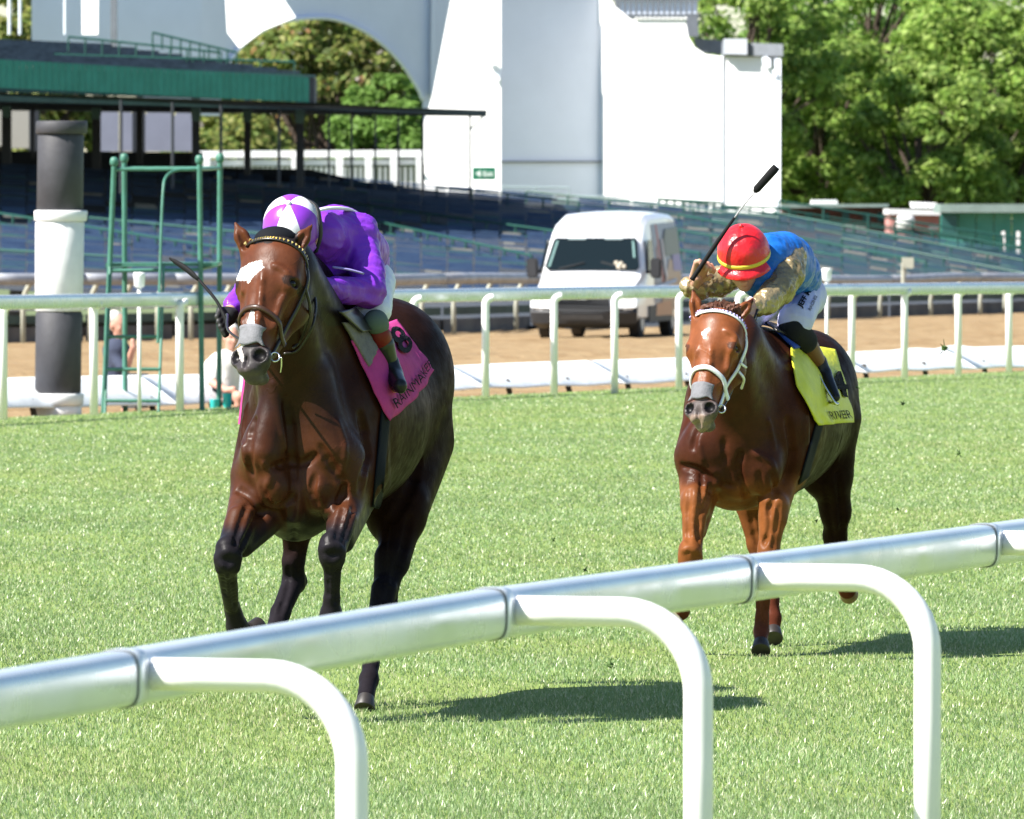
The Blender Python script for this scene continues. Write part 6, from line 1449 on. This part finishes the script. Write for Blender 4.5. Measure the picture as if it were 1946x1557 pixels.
def jockey_two():
    root = thing('person', P(1480, 560, 26.9), 'jockey in red cap, blue vest and gold sleeves raising a whip', 'person', 'jockeys')
    lo, hi = (.62, 25.5 + OFF2, .85), (1.55, 28.0 + OFF2, 2.0)
    up = Vector((-.10, -.42, .90)); fw = Vector((-.05, -.90, -.42)); hc = P(1412, 492, 26.55)
    f = Field(lo, hi, .0055); face(f, hc, up, fw)
    cones(f, [((1425, 520, 26.62), (1455, 500, 26.72), 24, 28, .02), ((1455, 500, 26.72), (1510, 530, 27.3), 28, 22, .04), ((1505, 530, 27.3), (1515, 550, 27.4), 20, 16, .04),
              ((1500, 490, 26.85), (1478, 555, 26.60), 19, 15, .02), ((1478, 556, 26.60), (1440, 585, 26.42), 14, 10, .02),
              ((1440, 500, 26.75), (1365, 540, 26.75), 20, 15, .02), ((1365, 540, 26.75), (1322, 540, 26.65), 15, 13, .02),
              ((1318, 545, 26.62), (1326, 528, 26.55), 11, 9, .01), ((1528, 560, 27.4), (1518, 625, 26.95), 22, 18, .02),
              ((1520, 640, 26.95), (1560, 705, 27.10), 18, 12, .02), ((1560, 705, 27.10), (1585, 748, 26.95), 11, 10, .02),
              ((1470, 560, 27.4), (1420, 610, 26.9), 28, 20, .02), ((1420, 620, 26.9), (1385, 690, 27.0), 17, 12, .02)])
    V, Q = f.skin(2); px, py = pix(V); C = np.tile(SK, (len(V), 1)); C = mixc(C, (.42, .14, .11), ((np.abs(px - 1409) < 12) & (np.abs(py - 532) < 4)) * .6)
    part('body', V, Q, M_skin, root, True, C)
    cloth_part('vest', lo, hi, [((1455, 495, 26.72), (1490, 505, 27.0), 50, 56, .05), ((1490, 505, 27.0), (1518, 528, 27.35), 52, 40, .05), ((1440, 500, 26.74), (1492, 482, 26.86), 36, 40, .04),
               ((1440, 530, 26.62), (1470, 540, 26.75), 34, 36, .04), ((1512, 520, 27.2), (1518, 552, 27.4), 44, 40, .04)], M_blue, root, wr=.006, seed=13)
    cloth_part('sleeve', lo, hi, [((1500, 488, 26.84), (1494, 520, 26.68), 31, 31, .03), ((1494, 520, 26.68), (1480, 550, 26.58), 31, 27, .02), ((1480, 550, 26.58), (1455, 575, 26.46), 27, 22, .02), ((1455, 575, 26.46), (1438, 584, 26.40), 21, 17, .02)],
               M_tan, root, .006, wr=.009, seed=15, wfreq=40)
    cloth_part('sleeve', lo, hi, [((1430, 505, 26.74), (1365, 536, 26.76), 30, 26, .03), ((1365, 538, 26.76), (1322, 545, 26.66), 25, 21, .02), ((1322, 548, 26.66), (1310, 545, 26.62), 22, 18, .02)], M_tan, root, .006, wr=.009, seed=17, wfreq=40)
    br = cloth_part('breeches', lo, hi, [((1518, 545, 27.45), (1532, 565, 27.35), 44, 38, .03), ((1534, 562, 27.35), (1512, 612, 26.92), 32, 32, .03), ((1512, 608, 26.92), (1508, 628, 26.90), 31, 25, .02),
               ((1470, 560, 27.4), (1425, 605, 26.9), 34, 24, .03)], M_breech2, root, wr=.005, seed=19)
    cloth_part('knee_cover', lo, hi, [((1508, 626, 26.90), (1530, 648, 26.95), 29, 24, .01)], mat('black_wool', (.006, .006, .008), rough=.9), root, .006)
    cloth_part('boot', lo, hi, [((1532, 650, 26.97), (1556, 690, 27.06), 20, 15, .01)], M_tanboot, root, .006)
    cloth_part('boot', lo, hi, [((1556, 688, 27.06), (1566, 715, 27.06), 16, 15, .01), ((1566, 712, 27.06), (1588, 755, 26.92), 15, 9, .012)], M_boot, root, .005)
    cloth_part('boot', lo, hi, [((1420, 620, 26.9), (1388, 690, 27.0), 19, 13, .01), ((1388, 695, 27.0), (1385, 730, 26.85), 13, 10, .01)], M_boot, root, .006)
    # bare right hand closed round the whip, left hand on the reins
    f = Field((.70, 26.2 + OFF2, 1.45), (1.2, 26.9 + OFF2, 1.95), .0040)
    hand(f, P(1322, 535, 26.60), P(1334, 503, 26.50), None, (.55, -.75, -.1), (.75, .5, -.3), 1.05)
    V, Q = f.skin(1); part('hand', V, Q, M_skin, root, True, np.tile(SK, (len(V), 1)))
    f = Field((.95, 26.1 + OFF2, 1.35), (1.3, 26.8 + OFF2, 1.75), .0042)
    hand(f, P(1440, 582, 26.42), P(1424, 588, 26.32), None, (-.2, -.6, -.6), (-.2, .2, .9), 1.0)
    V, Q = f.skin(1); part('hand', V, Q, M_skin, root, True, np.tile(SK, (len(V), 1)))
    helmet(root, P(1413, 478, 26.55), up, fw, .120, [M_capred] * 6, M_capband, M_capred, peak=.62)
    # goggles
    c = Vector(hc); u = up.normalized(); w = (fw - u * fw.dot(u)).normalized(); sd = u.cross(w)
    g = MB().tube([c + (sd * math.sin(a) * .085 + w * math.cos(a) * .100) - u * .012 for a in np.linspace(-1.25, 1.25, 15)], .019, 8, flat=(1, .5), upv=u)
    g.build('goggles', M_goggle, root, True)
    # lettering on the breeches, laid on their surface
    Sb = Surf(*(lambda m: (np.array([v.co[:] for v in m.vertices]) + np.array(root.location), [p.vertices[:] for p in m.polygons]))(br.data))
    for txt, p0, dv, hv, sz in (('JEFF MULLINS', (1519, 584), (.52, -.86), (-.86, -.52), 13.5), ('RACING', (1538, 590), (.42, -.91), (-.91, -.42), 8.5)):
        Vt, Ft = text_mesh(txt, 1.0, .03, .95); W = []; x0 = Vt[:, 0].min()
        for x, y, _ in Vt:
            a = p0[0] + dv[0] * (x - x0) * sz + hv[0] * y * sz; b = p0[1] + dv[1] * (x - x0) * sz + hv[1] * y * sz
            W.append(Sb.hit(a, b, 27.1, .003)[0])
        part('lettering', W, Ft, M_print if sz > 10 else mat('grey_print', (.16, .16, .25), rough=.6), br)
    st = thing('stirrup', P(1575, 745, 27.0), 'steel stirrup under the boot of the red capped jockey', 'stirrup')
    mb = MB().tube(spline([P(1556, 712, 26.95), P(1568, 735, 26.88), P(1590, 770, 26.85)], 5), .004, 6); mb.tube([P(1574, 764, 26.98), P(1592, 768, 26.86)], .008, 6); mb.build('stirrup_iron', M_metal, st, True)
    w_ = thing('whip', P(1318, 530, 26.5), 'black riding whip raised high beside the red cap', 'whip')
    hd_, mid, tp = P(1315, 532, 26.46), P(1366, 456, 26.42), P(1396, 414, 26.42)
    MB().tube([hd_, hd_ + (mid - hd_) * .05, mid, tp], [.013, .011, .010, .006], 8).build('handle', M_whip, w_, True)
    MB().tube(spline([tp, P(1412, 392, 26.42), P(1434, 366, 26.42)], 6), .0035, 6).build('shaft', mat('pale_shaft', (.35, .34, .36), rough=.4), w_, True)
    MB().tube([P(1434, 366, 26.42), P(1438, 360, 26.42), P(1470, 324, 26.42), P(1476, 317, 26.42)], [.008, .017, .019, .017], 8, flat=(1, .45)).build('popper', M_whip, w_, True)
jockey_two()
# ------------------------------------------------------------------ lettering on the exit sign
Vt, Ft = text_mesh('\u25c4 Exit', 1.0, .03); M_sl = mat('sign_letter', (.75, .80, .76), rough=.6)
try_w = Vt[:, 0].max() - Vt[:, 0].min(); k = 34 / try_w
part('lettering', [P(920 + x * k, 331 - y * k * 1.05, 228.35) for x, y, _ in Vt], [f for f in Ft], M_sl, sg)
